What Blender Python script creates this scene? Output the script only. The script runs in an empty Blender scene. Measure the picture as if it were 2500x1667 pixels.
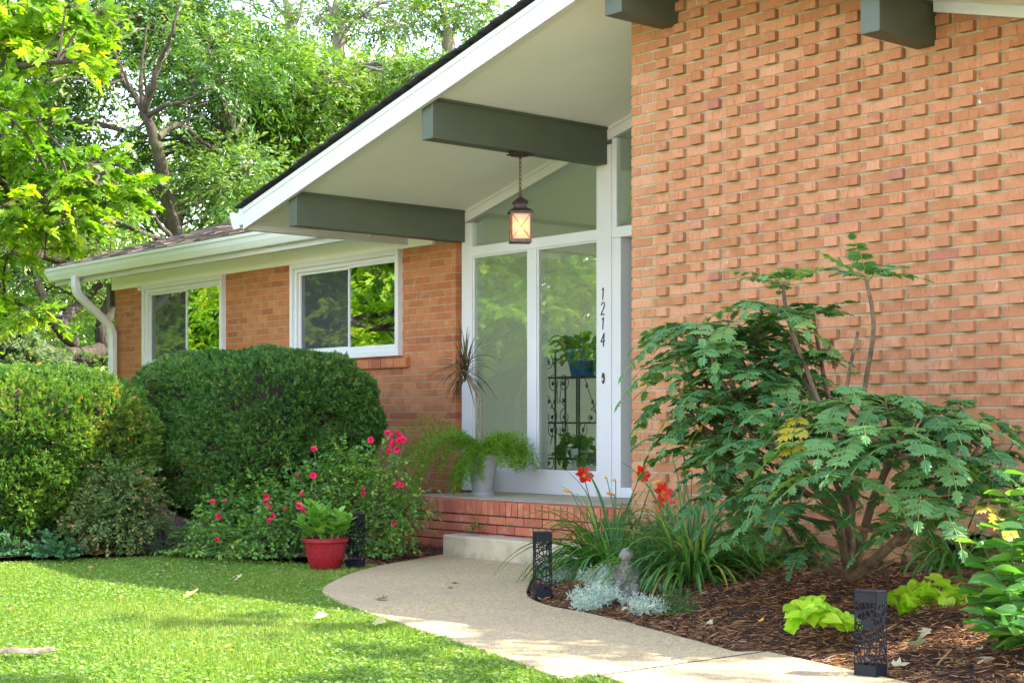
import bpy, bmesh, math, random
import numpy as np
from mathutils import Vector, Matrix, noise

SC = bpy.context.scene
COL = SC.collection
RNG = np.random.default_rng(11)
random.seed(5)

# ---------------------------------------------------------------- camera, sky, sun, exposure
FPX = 3800.0                                   # focal length in photograph pixels (2500 wide)
_t = math.atan2(3250.0, FPX)
ST, CT = math.sin(_t), math.cos(_t)            # facade runs along X, the house lies towards +Y
EYE = np.array([0.0, 0.0, 1.0])
cam_d = bpy.data.cameras.new("camera")
cam = bpy.data.objects.new("camera", cam_d); COL.objects.link(cam)
cam.location = EYE
cam.rotation_euler = (math.radians(90), 0, math.atan2(CT, ST))
cam_d.sensor_width = 36.0
cam_d.lens = FPX / 2500.0 * 36.0
cam_d.shift_y = (1038.0 - 833.5) / 2500.0
cam_d.clip_start = 0.05
cam_d.clip_end = 3000.0
SC.camera = cam

SUN = Vector((0.60, 0.60, 1.0)).normalized()   # towards the sun: behind the house, to the right
w = bpy.data.worlds.new("World"); SC.world = w; w.use_nodes = True
sky = w.node_tree.nodes.new("ShaderNodeTexSky")
sky.sky_type = 'NISHITA'; sky.sun_disc = False
sky.sun_elevation = math.asin(SUN.z); sky.sun_rotation = math.atan2(SUN.x, SUN.y)
sky.air_density = 1.0; sky.dust_density = 0.4; sky.ozone_density = 1.5
w.node_tree.nodes["Background"].inputs[1].default_value = 0.15
_mx = w.node_tree.nodes.new("ShaderNodeMix"); _mx.data_type = 'RGBA'; _mx.blend_type = 'MULTIPLY'; _mx.inputs[0].default_value = 1.0; _mx.inputs[7].default_value = (1.11, 0.88, 0.78, 1)
w.node_tree.links.new(sky.outputs[0], _mx.inputs[6]); w.node_tree.links.new(_mx.outputs[2], w.node_tree.nodes["Background"].inputs[0])
sd = bpy.data.lights.new("sun", 'SUN'); sd.energy = 2.0; sd.angle = math.radians(0.5); sd.color = (1.0, 0.93, 0.80)
so = bpy.data.objects.new("sun", sd); COL.objects.link(so)
so.rotation_euler = SUN.to_track_quat('Z', 'Y').to_euler(); so.location = (6, 6, 20)
SC.view_settings.view_transform = 'Standard'; SC.view_settings.look = 'None'
SC.view_settings.exposure = 3.08; SC.view_settings.gamma = 1.0
SC.cycles.use_denoising = True
SC.cycles.max_bounces = 9; SC.cycles.transparent_max_bounces = 16; SC.cycles.transmission_bounces = 6
SC.cycles.caustics_reflective = False; SC.cycles.caustics_refractive = False

# ---------------------------------------------------------------- helpers
def ray(px, py):
    u = (px - 1250.0) / FPX; v = (1038.0 - py) / FPX
    return np.array([u * ST - CT, u * CT + ST, v])
def at_y(px, py, Y):
    d = ray(px, py); return EYE + d * (Y / d[1])
def at_z(px, py, Z=0.0):
    d = ray(px, py); return EYE + d * ((Z - 1.0) / d[2])
def at_d(px, py, D):
    return EYE + ray(px, py) * D
def smooth_line(P, n=8):
    P = [np.array(p, float) for p in P]; out = []
    for i in range(len(P) - 1):
        a, b_, c, d = P[max(i - 1, 0)], P[i], P[i + 1], P[min(i + 2, len(P) - 1)]
        for t in np.linspace(0, 1, n, endpoint=False):
            out.append(.5 * ((2 * b_) + (c - a) * t + (2 * a - 5 * b_ + 4 * c - d) * t * t + (3 * b_ - a - 3 * c + d) * t ** 3))
    return out + [P[-1]]
def sstep(a, b, x):
    t = np.clip((x - a) / (b - a), 0, 1); return t * t * (3 - 2 * t)
def lin(r, g, b):
    f = lambda c: (c / 255 / 12.92) if c / 255 <= 0.04045 else ((c / 255 + 0.055) / 1.055) ** 2.4
    return (f(r), f(g), f(b), 1)

def tag(o, label=None, cat=None, group=None, kind=None):
    if label: o['label'] = label
    if cat: o['category'] = cat
    if group: o['group'] = group
    if kind: o['kind'] = kind
    return o
def empty(name, loc=(0, 0, 0), label=None, cat=None, group=None):
    o = bpy.data.objects.new(name, None); COL.objects.link(o)
    o.location = [float(c) for c in loc]; o.empty_display_size = 0.1
    return tag(o, label, cat, group)

def raw_mesh(name, V, L, starts, mat, parent=None, var=None, smooth=False, loc=None):
    """V (n,3) world coordinates, L flat loop indices, starts loop starts."""
    V = np.asarray(V, float)
    if loc is None and parent is not None: loc = np.array(parent_world(parent))
    if loc is not None: V = V - np.asarray(loc, float)
    me = bpy.data.meshes.new(name)
    me.vertices.add(len(V)); me.vertices.foreach_set("co", V.astype(np.float32).ravel())
    me.loops.add(len(L)); me.loops.foreach_set("vertex_index", np.asarray(L, np.int32))
    me.polygons.add(len(starts)); me.polygons.foreach_set("loop_start", np.asarray(starts, np.int32))
    me.update(calc_edges=True); me.validate()
    if var is not None:
        a = me.attributes.new("var", 'FLOAT', 'POINT'); a.data.foreach_set("value", np.asarray(var, np.float32))
    me.polygons.foreach_set("use_smooth", np.full(len(me.polygons), bool(smooth)))
    for m in (mat if isinstance(mat, (list, tuple)) else [mat]): me.materials.append(m)
    o = bpy.data.objects.new(name, me); COL.objects.link(o)
    if parent is not None: o.parent = parent
    elif loc is not None: o.location = [float(c) for c in loc]
    return o
def parent_world(p):
    v = np.array(p.location)
    while p.parent is not None:
        p = p.parent; v = v + np.array(p.location)
    return v

class MB:
    """collects shapes in world coordinates; build() links them as one mesh object"""
    def __init__(s): s.v = []; s.f = []; s.a = []; s.n = 0
    def add(s, verts, faces, var=0.5):
        verts = [tuple(float(c) for c in q) for q in verts]
        s.v += verts; s.f += [[i + s.n for i in fc] for fc in faces]; s.a += [var] * len(verts); s.n += len(verts)
    def box(s, x0, x1, y0, y1, z0, z1, var=0.5):
        s.add([(x0, y0, z0), (x1, y0, z0), (x1, y1, z0), (x0, y1, z0), (x0, y0, z1), (x1, y0, z1), (x1, y1, z1), (x0, y1, z1)],
              [(0, 3, 2, 1), (4, 5, 6, 7), (0, 1, 5, 4), (1, 2, 6, 5), (2, 3, 7, 6), (3, 0, 4, 7)], var)
    def prism(s, pts, off, var=0.5):
        """polygon of 3-D points extruded by the vector off"""
        n = len(pts); P = [np.array(p, float) for p in pts]; o = np.array(off, float)
        s.add(P + [p + o for p in P], [tuple(range(n))[::-1], tuple(range(n, 2 * n))] + [(i, (i + 1) % n, n + (i + 1) % n, n + i) for i in range(n)], var)
    def tube(s, pts, r, n=8, var=0.5, cap=True):
        P = [Vector(p) for p in pts]; k = len(P); rs = r if hasattr(r, '__len__') else [r] * k
        t0 = (P[1] - P[0]).normalized(); up = t0.orthogonal().normalized(); vs = []
        for i in range(k):
            t = (P[min(i + 1, k - 1)] - P[max(i - 1, 0)])
            t = t.normalized() if t.length > 1e-9 else t0
            up = (up - t * up.dot(t)); up = up.normalized() if up.length > 1e-6 else t.orthogonal().normalized()
            b = t.cross(up)
            for j in range(n):
                a = 2 * math.pi * j / n
                vs.append(P[i] + (up * math.cos(a) + b * math.sin(a)) * rs[i])
        fs = [(i * n + j, i * n + (j + 1) % n, (i + 1) * n + (j + 1) % n, (i + 1) * n + j) for i in range(k - 1) for j in range(n)]
        if cap: fs += [tuple(range(n))[::-1], tuple((k - 1) * n + j for j in range(n))]
        s.add(vs, fs, var)
    def lathe(s, prof, c, n=24, var=0.5, sx=1.0, sy=1.0):
        vs = []; k = len(prof)
        for r, z in prof:
            for j in range(n):
                a = 2 * math.pi * j / n
                vs.append((c[0] + r * math.cos(a) * sx, c[1] + r * math.sin(a) * sy, c[2] + z))
        fs = [(i * n + j, i * n + (j + 1) % n, (i + 1) * n + (j + 1) % n, (i + 1) * n + j) for i in range(k - 1) for j in range(n)]
        fs += [tuple(range(n))[::-1], tuple((k - 1) * n + j for j in range(n))]
        s.add(vs, fs, var)
    def build(s, name, mat, parent=None, smooth=False, bevel=0, loc=None):
        L = [i for f in s.f for i in f]; st = np.cumsum([0] + [len(f) for f in s.f[:-1]])
        o = raw_mesh(name, s.v, L, st, mat, parent, s.a, smooth, loc)
        if smooth:
            m = o.modifiers.new("wn", 'EDGE_SPLIT'); m.split_angle = math.radians(40)
        if bevel:
            m = o.modifiers.new("bevel", 'BEVEL'); m.width = bevel; m.segments = 2; m.limit_method = 'ANGLE'; m.angle_limit = math.radians(50)
        return o

def unit(a):
    return a / np.maximum(np.linalg.norm(a, axis=-1, keepdims=True), 1e-9)
def rand_unit(n, rng=None):
    return unit((rng or RNG).normal(size=(n, 3)))

def leaf_mesh(name, tmpl, P, X, N, S, mat, parent=None, var=None, loc=None, W=None, smooth=False):
    """copies of a small leaf template (verts, faces) at P, pointing along X, facing N, size S: all in one mesh"""
    tv = np.array(tmpl[0], float); tf = tmpl[1]; n = len(P); k = len(tv)
    X = unit(np.asarray(X, float)); N = np.asarray(N, float)
    N = unit(N - X * (N * X).sum(1, keepdims=True)); Y = np.cross(N, X)
    S = np.broadcast_to(np.asarray(S, float), (n,)); Wd = S if W is None else np.broadcast_to(np.asarray(W, float), (n,))
    V = (P[:, None, :] + S[:, None, None] * tv[None, :, 0, None] * X[:, None, :] + Wd[:, None, None] * tv[None, :, 1, None] * Y[:, None, :]
         + S[:, None, None] * tv[None, :, 2, None] * N[:, None, :]).reshape(-1, 3)
    fl = np.array([i for f in tf for i in f]); ln = np.array([len(f) for f in tf])
    L = (fl[None, :] + (np.arange(n) * k)[:, None]).ravel()
    st = (np.concatenate([[0], np.cumsum(ln)[:-1]])[None, :] + (np.arange(n) * len(fl))[:, None]).ravel()
    if var is None: var = RNG.random(n)
    return raw_mesh(name, V, L, st, mat, parent, np.repeat(var, k), smooth, loc)

# leaf templates: x along the leaf, y across, z off the leaf
LANCE = ([(0, 0, 0), (.3, .15, .04), (.7, .12, .03), (1, 0, -.06), (.7, -.12, .03), (.3, -.15, .04)], [(0, 3, 2, 1), (0, 5, 4, 3)])
OVAL = ([(0, 0, 0), (.2, .2, .05), (.5, .3, .06), (.8, .2, .03), (1, 0, -.05), (.8, -.2, .03), (.5, -.3, .06), (.2, -.2, .05)], [(0, 4, 3, 2, 1), (0, 7, 6, 5, 4)])
ROUND = ([(0, 0, 0), (.15, .35, .03), (.55, .45, .05), (.9, .25, 0), (1, 0, -.04), (.9, -.25, 0), (.55, -.45, .05), (.15, -.35, .03)], [(0, 4, 3, 2, 1), (0, 7, 6, 5, 4)])
HEART = ([(0, 0, 0), (-.16, .2, .0), (-.1, .4, .03), (.15, .48, .06), (.45, .4, .06), (.75, .18, .0), (1, 0, -.1), (.75, -.18, .0), (.45, -.4, .06), (.15, -.48, .06), (-.1, -.4, .03), (-.16, -.2, 0)],
         [(0, 6, 5, 4, 3, 2, 1), (0, 11, 10, 9, 8, 7, 6)])
MAPLE = ([(0, 0, 0), (-.05, .16, 0), (.1, .42, -.03), (.22, .3, .02), (.48, .55, -.06), (.5, .24, .03), (.7, .2, 0), (1, 0, -.1), (.7, -.2, 0), (.5, -.24, .03), (.48, -.55, -.06), (.22, -.3, .02), (.1, -.42, -.03), (-.05, -.16, 0)],
         [(0, 7, 6, 5), (0, 5, 4, 3), (0, 3, 2, 1), (0, 9, 8, 7), (0, 11, 10, 9), (0, 13, 12, 11)])
HOLLY = ([(0, 0, 0), (.1, .2, .02), (.26, .38, -.03), (.34, .25, .04), (.52, .4, -.03), (.6, .22, .04), (.8, .26, -.03), (.82, .1, .02), (1.05, 0, -.06),
          (.82, -.1, .02), (.8, -.26, -.03), (.6, -.22, .04), (.52, -.4, -.03), (.34, -.25, .04), (.26, -.38, -.03), (.1, -.2, .02)],
         [(0, 8, 7, 6, 5), (0, 5, 4, 3), (0, 3, 2, 1), (0, 11, 10, 9, 8), (0, 13, 12, 11), (0, 15, 14, 13)])
NEEDLE = ([(0, .5, 0), (0, -.5, 0), (.6, -.45, 0.02), (1, 0, -.04), (.6, .45, .02)], [(0, 1, 2, 3, 4)])
BLADE = ([(0, .5, 0), (0, -.5, 0), (.5, -.4, .08), (.5, .4, .08), (1, 0, .3)], [(0, 1, 2, 3), (3, 2, 4)])

# ---------------------------------------------------------------- materials
def nodes(name):
    m = bpy.data.materials.new(name); m.use_nodes = True
    nt = m.node_tree; b = nt.nodes["Principled BSDF"]
    return m, nt, b
def nn(nt, typ, **kw):
    n = nt.nodes.new(typ)
    for k, v in kw.items(): setattr(n, k, v)
    return n
def ramp(nt, cols, fac):
    r = nn(nt, "ShaderNodeValToRGB"); e = r.color_ramp.elements
    while len(e) < len(cols): e.new(0.5)
    for i, (p, c) in enumerate(cols): e[i].position = p; e[i].color = c if len(c) == 4 else (*c, 1)
    nt.links.new(fac, r.inputs[0]); return r.outputs[0]
def noise_n(nt, scale, detail=4, rough=0.55, stretch=None, coord='Object'):
    tc = nn(nt, "ShaderNodeTexCoord"); src = tc.outputs[coord]
    if stretch:
        mp = nn(nt, "ShaderNodeMapping"); mp.inputs['Scale'].default_value = stretch
        nt.links.new(src, mp.inputs[0]); src = mp.outputs[0]
    n = nn(nt, "ShaderNodeTexNoise"); n.inputs['Scale'].default_value = scale; n.inputs['Detail'].default_value = detail; n.inputs['Roughness'].default_value = rough
    nt.links.new(src, n.inputs['Vector']); return n.outputs['Fac']
def mixc(nt, a, b, fac, mode='MIX'):
    m = nn(nt, "ShaderNodeMix", data_type='RGBA', blend_type=mode)
    for sock, val in ((m.inputs[0], fac), (m.inputs[6], a), (m.inputs[7], b)):
        if isinstance(val, (int, float)): sock.default_value = val
        elif isinstance(val, tuple): sock.default_value = val if len(val) == 4 else (*val, 1)
        else: nt.links.new(val, sock)
    return m.outputs[2]
def bump(nt, b, h, strength=0.3, dist=0.01):
    bp = nn(nt, "ShaderNodeBump"); bp.inputs['Strength'].default_value = strength; bp.inputs['Distance'].default_value = dist
    nt.links.new(h, bp.inputs['Height']); nt.links.new(bp.outputs[0], b.inputs['Normal']); return bp
def mapr(nt, v, a, b, c, d):
    m = nn(nt, "ShaderNodeMapRange"); nt.links.new(v, m.inputs[0])
    for i, q in enumerate((a, b, c, d)): m.inputs[i + 1].default_value = q
    return m.outputs[0]

def paint(name, col, rough=0.5, vary=0.06, scale=3.0, bumpy=0.05, grain=None, metallic=0, spec=0.5):
    m, nt, b = nodes(name)
    n = noise_n(nt, scale, 5, 0.6); n2 = noise_n(nt, 60, 3, 0.6, grain)
    dark = tuple(c * (1 - vary * 2) for c in col[:3]); light = tuple(min(1, c * (1 + vary)) for c in col[:3])
    c = ramp(nt, [(.3, dark), (.7, light)], n)
    nt.links.new(c, b.inputs['Base Color']); b.inputs['Roughness'].default_value = rough; b.inputs['Metallic'].default_value = metallic
    b.inputs['Specular IOR Level'].default_value = spec
    bump(nt, b, n2, bumpy, 0.004); return m

def leaf_mat(name, cols, trans=0.35, tcol=None, rough=0.45, spec=0.35, tint_scale=None):
    m, nt, b = nodes(name)
    at = nn(nt, "ShaderNodeAttribute", attribute_name="var")
    c = ramp(nt, cols, at.outputs['Fac'])
    nt.links.new(c, b.inputs['Base Color']); b.inputs['Roughness'].default_value = rough; b.inputs['Specular IOR Level'].default_value = spec
    tr = nn(nt, "ShaderNodeBsdfTranslucent")
    tc = mixc(nt, c, tcol or (1.0, 0.95, 0.35), 1.0, 'MULTIPLY')
    tc2 = mixc(nt, tc, (2.2, 2.2, 2.2), 1.0, 'MULTIPLY')
    nt.links.new(tc2, tr.inputs[0])
    mx = nn(nt, "ShaderNodeMixShader"); mx.inputs[0].default_value = trans
    nt.links.new(b.outputs[0], mx.inputs[1]); nt.links.new(tr.outputs[0], mx.inputs[2])
    nt.links.new(mx.outputs[0], nt.nodes["Material Output"].inputs[0]); return m

def brick_mat(name, tones, streak=(0.30, 0.08, 0.035)):
    m, nt, b = nodes(name)
    at = nn(nt, "ShaderNodeAttribute", attribute_name="var")
    c = ramp(nt, tones, at.outputs['Fac'])
    big = noise_n(nt, 9, 5, 0.65)
    c = mixc(nt, c, (0.62, 0.36, 0.22), mapr(nt, big, .52, .72, 0, .45))
    st = noise_n(nt, 17, 6, 0.78, (2.6, 2.6, 0.5))
    c = mixc(nt, c, streak, mapr(nt, st, .54, .69, 0, .8))
    pit = noise_n(nt, 95, 3, 0.7)
    c = mixc(nt, c, (0.22, 0.07, 0.035), mapr(nt, pit, .60, .72, 0, .7))
    spot = noise_n(nt, 4.3, 2, 0.4); spot2 = noise_n(nt, 60, 3, 0.7, (1, 1, .3))
    mul = nn(nt, "ShaderNodeMath", operation='MULTIPLY'); nt.links.new(mapr(nt, spot, .66, .72, 0, 1), mul.inputs[0]); nt.links.new(mapr(nt, spot2, .60, .68, 0, .8), mul.inputs[1])
    c = mixc(nt, c, (.78, .72, .66), mul.outputs[0])
    nt.links.new(c, b.inputs['Base Color']); b.inputs['Roughness'].default_value = 0.88; b.inputs['Specular IOR Level'].default_value = 0.2
    add = nn(nt, "ShaderNodeMath", operation='ADD'); nt.links.new(st, add.inputs[0]); nt.links.new(pit, add.inputs[1])
    bump(nt, b, add.outputs[0], 0.5, 0.003); return m

def glass_mat(name, refl0, refl1, tint=(1, 1, 1, 1), rough=0.0, screen=0):
    """clear pane: lets the room show through and mirrors the garden, more so at a grazing angle"""
    m, nt, b = nodes(name)
    tr = nn(nt, "ShaderNodeBsdfTransparent"); tr.inputs[0].default_value = tint
    gl = nn(nt, "ShaderNodeBsdfGlossy"); gl.inputs['Roughness'].default_value = rough; gl.inputs[0].default_value = (1, 1, 1, 1)
    lw = nn(nt, "ShaderNodeLayerWeight"); lw.inputs[0].default_value = 0.5
    f = mapr(nt, lw.outputs['Facing'], 0.0, 0.9, refl0, refl1)
    mx = nn(nt, "ShaderNodeMixShader"); nt.links.new(f, mx.inputs[0])
    nt.links.new(tr.outputs[0], mx.inputs[1]); nt.links.new(gl.outputs[0], mx.inputs[2])
    out = mx.outputs[0]
    if screen:                                     # insect screen: fine grey mesh in front of the pane
        df = nn(nt, "ShaderNodeBsdfDiffuse"); df.inputs[0].default_value = (.11, .12, .12, 1)
        ms = nn(nt, "ShaderNodeMixShader"); ms.inputs[0].default_value = screen
        nt.links.new(out, ms.inputs[1]); nt.links.new(df.outputs[0], ms.inputs[2]); out = ms.outputs[0]
    nt.links.new(out, nt.nodes["Material Output"].inputs[0])
    return m

M = {}
M['white'] = paint("white_paint", (.65, .655, .645), 0.45, .03, 2.5, .06, (1, 1, .15))
M['vinyl'] = paint("white_vinyl", (.70, .71, .70), 0.35, .02, 4, .02)
M['soffit'] = paint("cream_paint", (.92, .92, .87), 0.6, .03, 1.2, .10, (.2, 1, 1))
M['beam'] = paint("grey_green_paint", (.078, .094, .062), 0.5, .07, 2, .12, (1, .12, 1))
M['gutter'] = paint("white_aluminium", (.68, .70, .65), 0.32, .03, 2, .03)
M['pipe'] = paint("downspout_white", (.72, .73, .74), 0.35, .04, 4, .03)
M['mortar'] = paint("mortar", (.37, .325, .195), 0.95, .14, 14, .5)
M['brick'] = brick_mat("brick_orange", [(0, (.36, .145, .10)), (.008, (.38, .15, .095)), (.015, (.385, .165, .076)), (.5, (.45, .198, .093)), (.9, (.50, .23, .113)), (1, (.53, .265, .145))])
M['brick_old'] = brick_mat("brick_red_orange", [(0, (.30, .10, .055)), (.05, (.35, .115, .055)), (.09, (.40, .14, .058)), (.6, (.46, .172, .07)), (1, (.51, .20, .085))])
M['brick_step'] = brick_mat("brick_red", [(0, (.34, .10, .06)), (.4, (.42, .125, .07)), (1, (.48, .17, .085))])
M['joint'] = paint("dark_joint", (.075, .05, .035), 0.95, .3, 20, .4)
M['wall_in'] = paint("grey_green_wall", (.72, .75, .64), 0.8, .02, 2, .03)
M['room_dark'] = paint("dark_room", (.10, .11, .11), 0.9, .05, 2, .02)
M['door'] = paint("door_paint", (.23, .27, .23), 0.4, .04, 3, .06)
M['floor_in'] = paint("room_floor", (.28, .24, .18), 0.6, .08, 4, .05)
M['iron'] = paint("black_iron", (.018, .022, .024), 0.5, .1, 10, .1)
M['glass_win'] = glass_mat("window_glass", .52, .88, (.85, .9, .88, 1))
M['glass_scr'] = glass_mat("screened_glass", .14, .32, (.6, .63, .65, 1), 0.02, .42)
M['glass_door'] = glass_mat("entry_glass", .07, .34, (.90, .96, .92, 1))
M['bark'] = None

# ---------------------------------------------------------------- the house
YA, YG, YW = 8.50, 8.57, 7.38          # left wall, entry glazing, projecting-header wall
XL, XC, XW, XR = -17.26, -10.70, -7.40, -6.95
PORCH = 0.434
CH = 0.0677                            # brick course
house = empty("brick_house", (-9, 8.5, 0), "orange brick ranch house with white gabled porch roof and glazed entry", "house")
def gx(px, Y=8.54): return float(at_y(px, 1038, Y)[0])
def soff(x): return 2.878 + .262 * (x + 10.61) if x <= XR else 2.878 + .262 * (XR + 10.61) - .258 * (x - XR)

def running(mb, x0, x1, z0, n, y, holes=(), depth=.09, L=.1925, J=.0108, jit=.0012):
    for k in range(n):
        z = z0 + k * CH; x = x0 - ((L + J) / 2 if k % 2 else 0)
        while x < x1:
            segs = [(max(x, x0), min(x + L, x1))]
            for (a, b, c, d) in holes:
                if z + .03 > c and z + .03 < d:
                    out = []
                    for s, e in segs:
                        if e <= a or s >= b: out.append((s, e))
                        else:
                            if s < a: out.append((s, a))
                            if e > b: out.append((b, e))
                    segs = out
            for s, e in segs:
                if e - s > .015:
                    mb.box(s, e, y + random.uniform(-jit, jit), y + depth, z + .005, z + CH - .0045 + random.uniform(-jit, jit), random.random())
            x += L + J

WINS = [(-16.47, -14.65, 1.635, 2.62), (-13.31, -11.48, 1.635, 2.62)]
mb = MB(); running(mb, XL, XC, .037, 38, YA, WINS)
left_wall = mb.build("brick_wall", M['brick_old'], house)
mb = MB()
xs = [XL + .01, WINS[0][0] + .01, WINS[0][1] - .01, WINS[1][0] + .01, WINS[1][1] - .01, XC - .008]
for i in range(5):
    if i % 2 == 0: mb.box(xs[i], xs[i + 1], YA + .004, YA + .2, .0, 2.7)
    else: mb.box(xs[i], xs[i + 1], YA + .004, YA + .2, .0, 1.63)
mb.prism([(XL + .01, YA + .21, 0), (XL + .01, 16, 0), (XL + .01, 16, 3.1), (XL + .01, 12.98, 3.9), (XL + .01, YA + .21, 2.82)], (.19, 0, 0)); mb.box(XL + .01, -10.8, 15.8, 16, 0, 3.0); mb.box(-6.0, -2.7, 15.8, 16, 0, 3.0); mb.box(-10.79, -6.01, 15.8, 16, 0, .43); mb.box(-2.9, -2.7, 7.7, 15.79, 0, 2.9)
mb.build("mortar", M['mortar'], left_wall)
for (a, b, c, d) in WINS:                               # rowlock brick sills under the windows
    mb = MB(); x = a - .03
    while x < b + .0:
        mb.prism([(x, YA - .045, c - .105), (x, YA + .02, c - .105), (x, YA + .02, c - .004), (x, YA - .045, c - .022)], (.19, 0, 0), random.random()); x += .198
    mb.build("brick_sill", M['brick_old'], house)

# white frieze, low roof, gutter
mb = MB(); mb.box(XL - .02, -11.0, YA - .03, YA + .03, 2.612, 2.86); mb.build("frieze_board", M['soffit'], house)
mb = MB(); mb.box(-17.85, -11.3, 8.02, 8.045, 2.675, 2.87); mb.box(-17.85, -11.3, 8.012, 8.02, 2.675, 2.70)
mb.build("fascia_board", M['white'], house)
mb = MB(); mb.prism([(-17.85, 8.046, 2.71), (-17.85, 12.98, 4.18), (-17.85, 12.98, 4.385), (-17.85, 8.046, 2.86)], (6.5, 0, 0))
mb.prism([(-17.85, 12.99, 4.385), (-17.85, 12.99, 4.18), (-17.85, 18, 2.7), (-17.85, 18, 2.86)], (6.5, 0, 0))
lowroof = mb.build("low_roof", M['soffit'], house)
m, nt, b = nodes("roof_shingle")
at = nn(nt, "ShaderNodeAttribute", attribute_name="var")
c = ramp(nt, [(0, (.10, .075, .058)), (.5, (.19, .145, .11)), (1, (.29, .225, .17))], at.outputs['Fac'])
c = mixc(nt, c, (.09, .06, .05), mapr(nt, noise_n(nt, 90, 3, .7), .5, .7, 0, .6))
nt.links.new(c, b.inputs['Base Color']); b.inputs['Roughness'].default_value = .95; bump(nt, b, noise_n(nt, 200, 2, .6), .6, .004)
M['shingle'] = m
M['shingle_dark'] = paint("dark_shingle", (.030, .030, .034), .9, .3, 20, .5)
mb = MB()
for k in range(37):
    y0 = 7.885 + k * .14; z0 = 2.872 + k * .14 * .305; x = -17.93 + random.uniform(-.2, 0)
    while x < -11.3:
        wd = random.choice([.16, .2, .25, .3]); xe = min(x + wd - .004, -11.3); xs_ = max(x, -17.93)
        th = random.uniform(.012, .024)
        if xe > xs_ + .02:
            mb.prism([(xs_, y0, z0), (xs_, y0 + .17, z0 + .0519), (xs_, y0 + .17, z0 + .0519 + .005), (xs_, y0, z0 + th)], (xe - xs_, 0, 0), random.random())
        x += wd
mb.prism([(-17.93, 13.05, 4.44), (-17.93, 18.1, 2.87), (-17.93, 18.1, 2.89), (-17.93, 13.05, 4.46)], (6.6, 0, 0), .5)
mb.build("shingles", M['shingle'], lowroof)
def kprof(depth, h):   # gutter outline (out, up)
    return [(0, 0), (-depth * .62, 0), (-depth * .70, h * .12), (-depth * .86, h * .42), (-depth * .90, h * .70), (-depth, h * .80), (-depth, h), (-depth * .9, h), (-depth * .88, h * .9), (0, h * .9)]
mb = MB()
mb.prism([(-17.94, 8.01 + o, 2.725 + u) for o, u in kprof(.13, .145)], (6.7, 0, 0))
mb.build("gutter", M['gutter'], house)
# downspout: out of the gutter, back and along to the wall, then down the corner
pts = [(-17.13, 7.94, 2.745), (-17.13, 7.94, 2.62), (-17.13, 7.955, 2.56), (-17.13, 8.0, 2.50), (-17.13, 8.30, 2.25), (-17.13, 8.38, 2.17), (-17.13, 8.41, 2.08), (-17.13, 8.41, 1.9), (-17.13, 8.41, .1)]
mb = MB()
def rect_tube(mb, pts, wx, wy):
    P = [np.array(p, float) for p in pts]; rows = []
    for i, p in enumerate(P):
        t = unit(P[min(i + 1, len(P) - 1)] - P[max(i - 1, 0)]); sx = np.array([1, 0, 0.]); sy = np.cross(t, sx)
        ring = []
        for a, b_ in ((-1, -.7), (-.7, -1), (-.25, -1), (-.2, -.85), (.2, -.85), (.25, -1), (.7, -1), (1, -.7), (1, .7), (.7, 1), (-.7, 1), (-1, .7)):
            ring.append(p + sx * a * wx / 2 + sy * b_ * wy / 2)
        rows.append(ring)
    k = len(rows[0]); vs = [q for r in rows for q in r]
    fs = [(i * k + j, i * k + (j + 1) % k, (i + 1) * k + (j + 1) % k, (i + 1) * k + j) for i in range(len(rows) - 1) for j in range(k)]
    mb.add(vs, fs + [tuple(range(k)), tuple((len(rows) - 1) * k + j for j in range(k))[::-1]])
rect_tube(mb, pts, .105, .08)
mb.build("downspout", M['pipe'], house, bevel=.004)
mb = MB(); mb.box(-17.40, -17.30, 8.46, 8.9, 2.42, 2.70); mb.build("beam", M['beam'], house)

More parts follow.
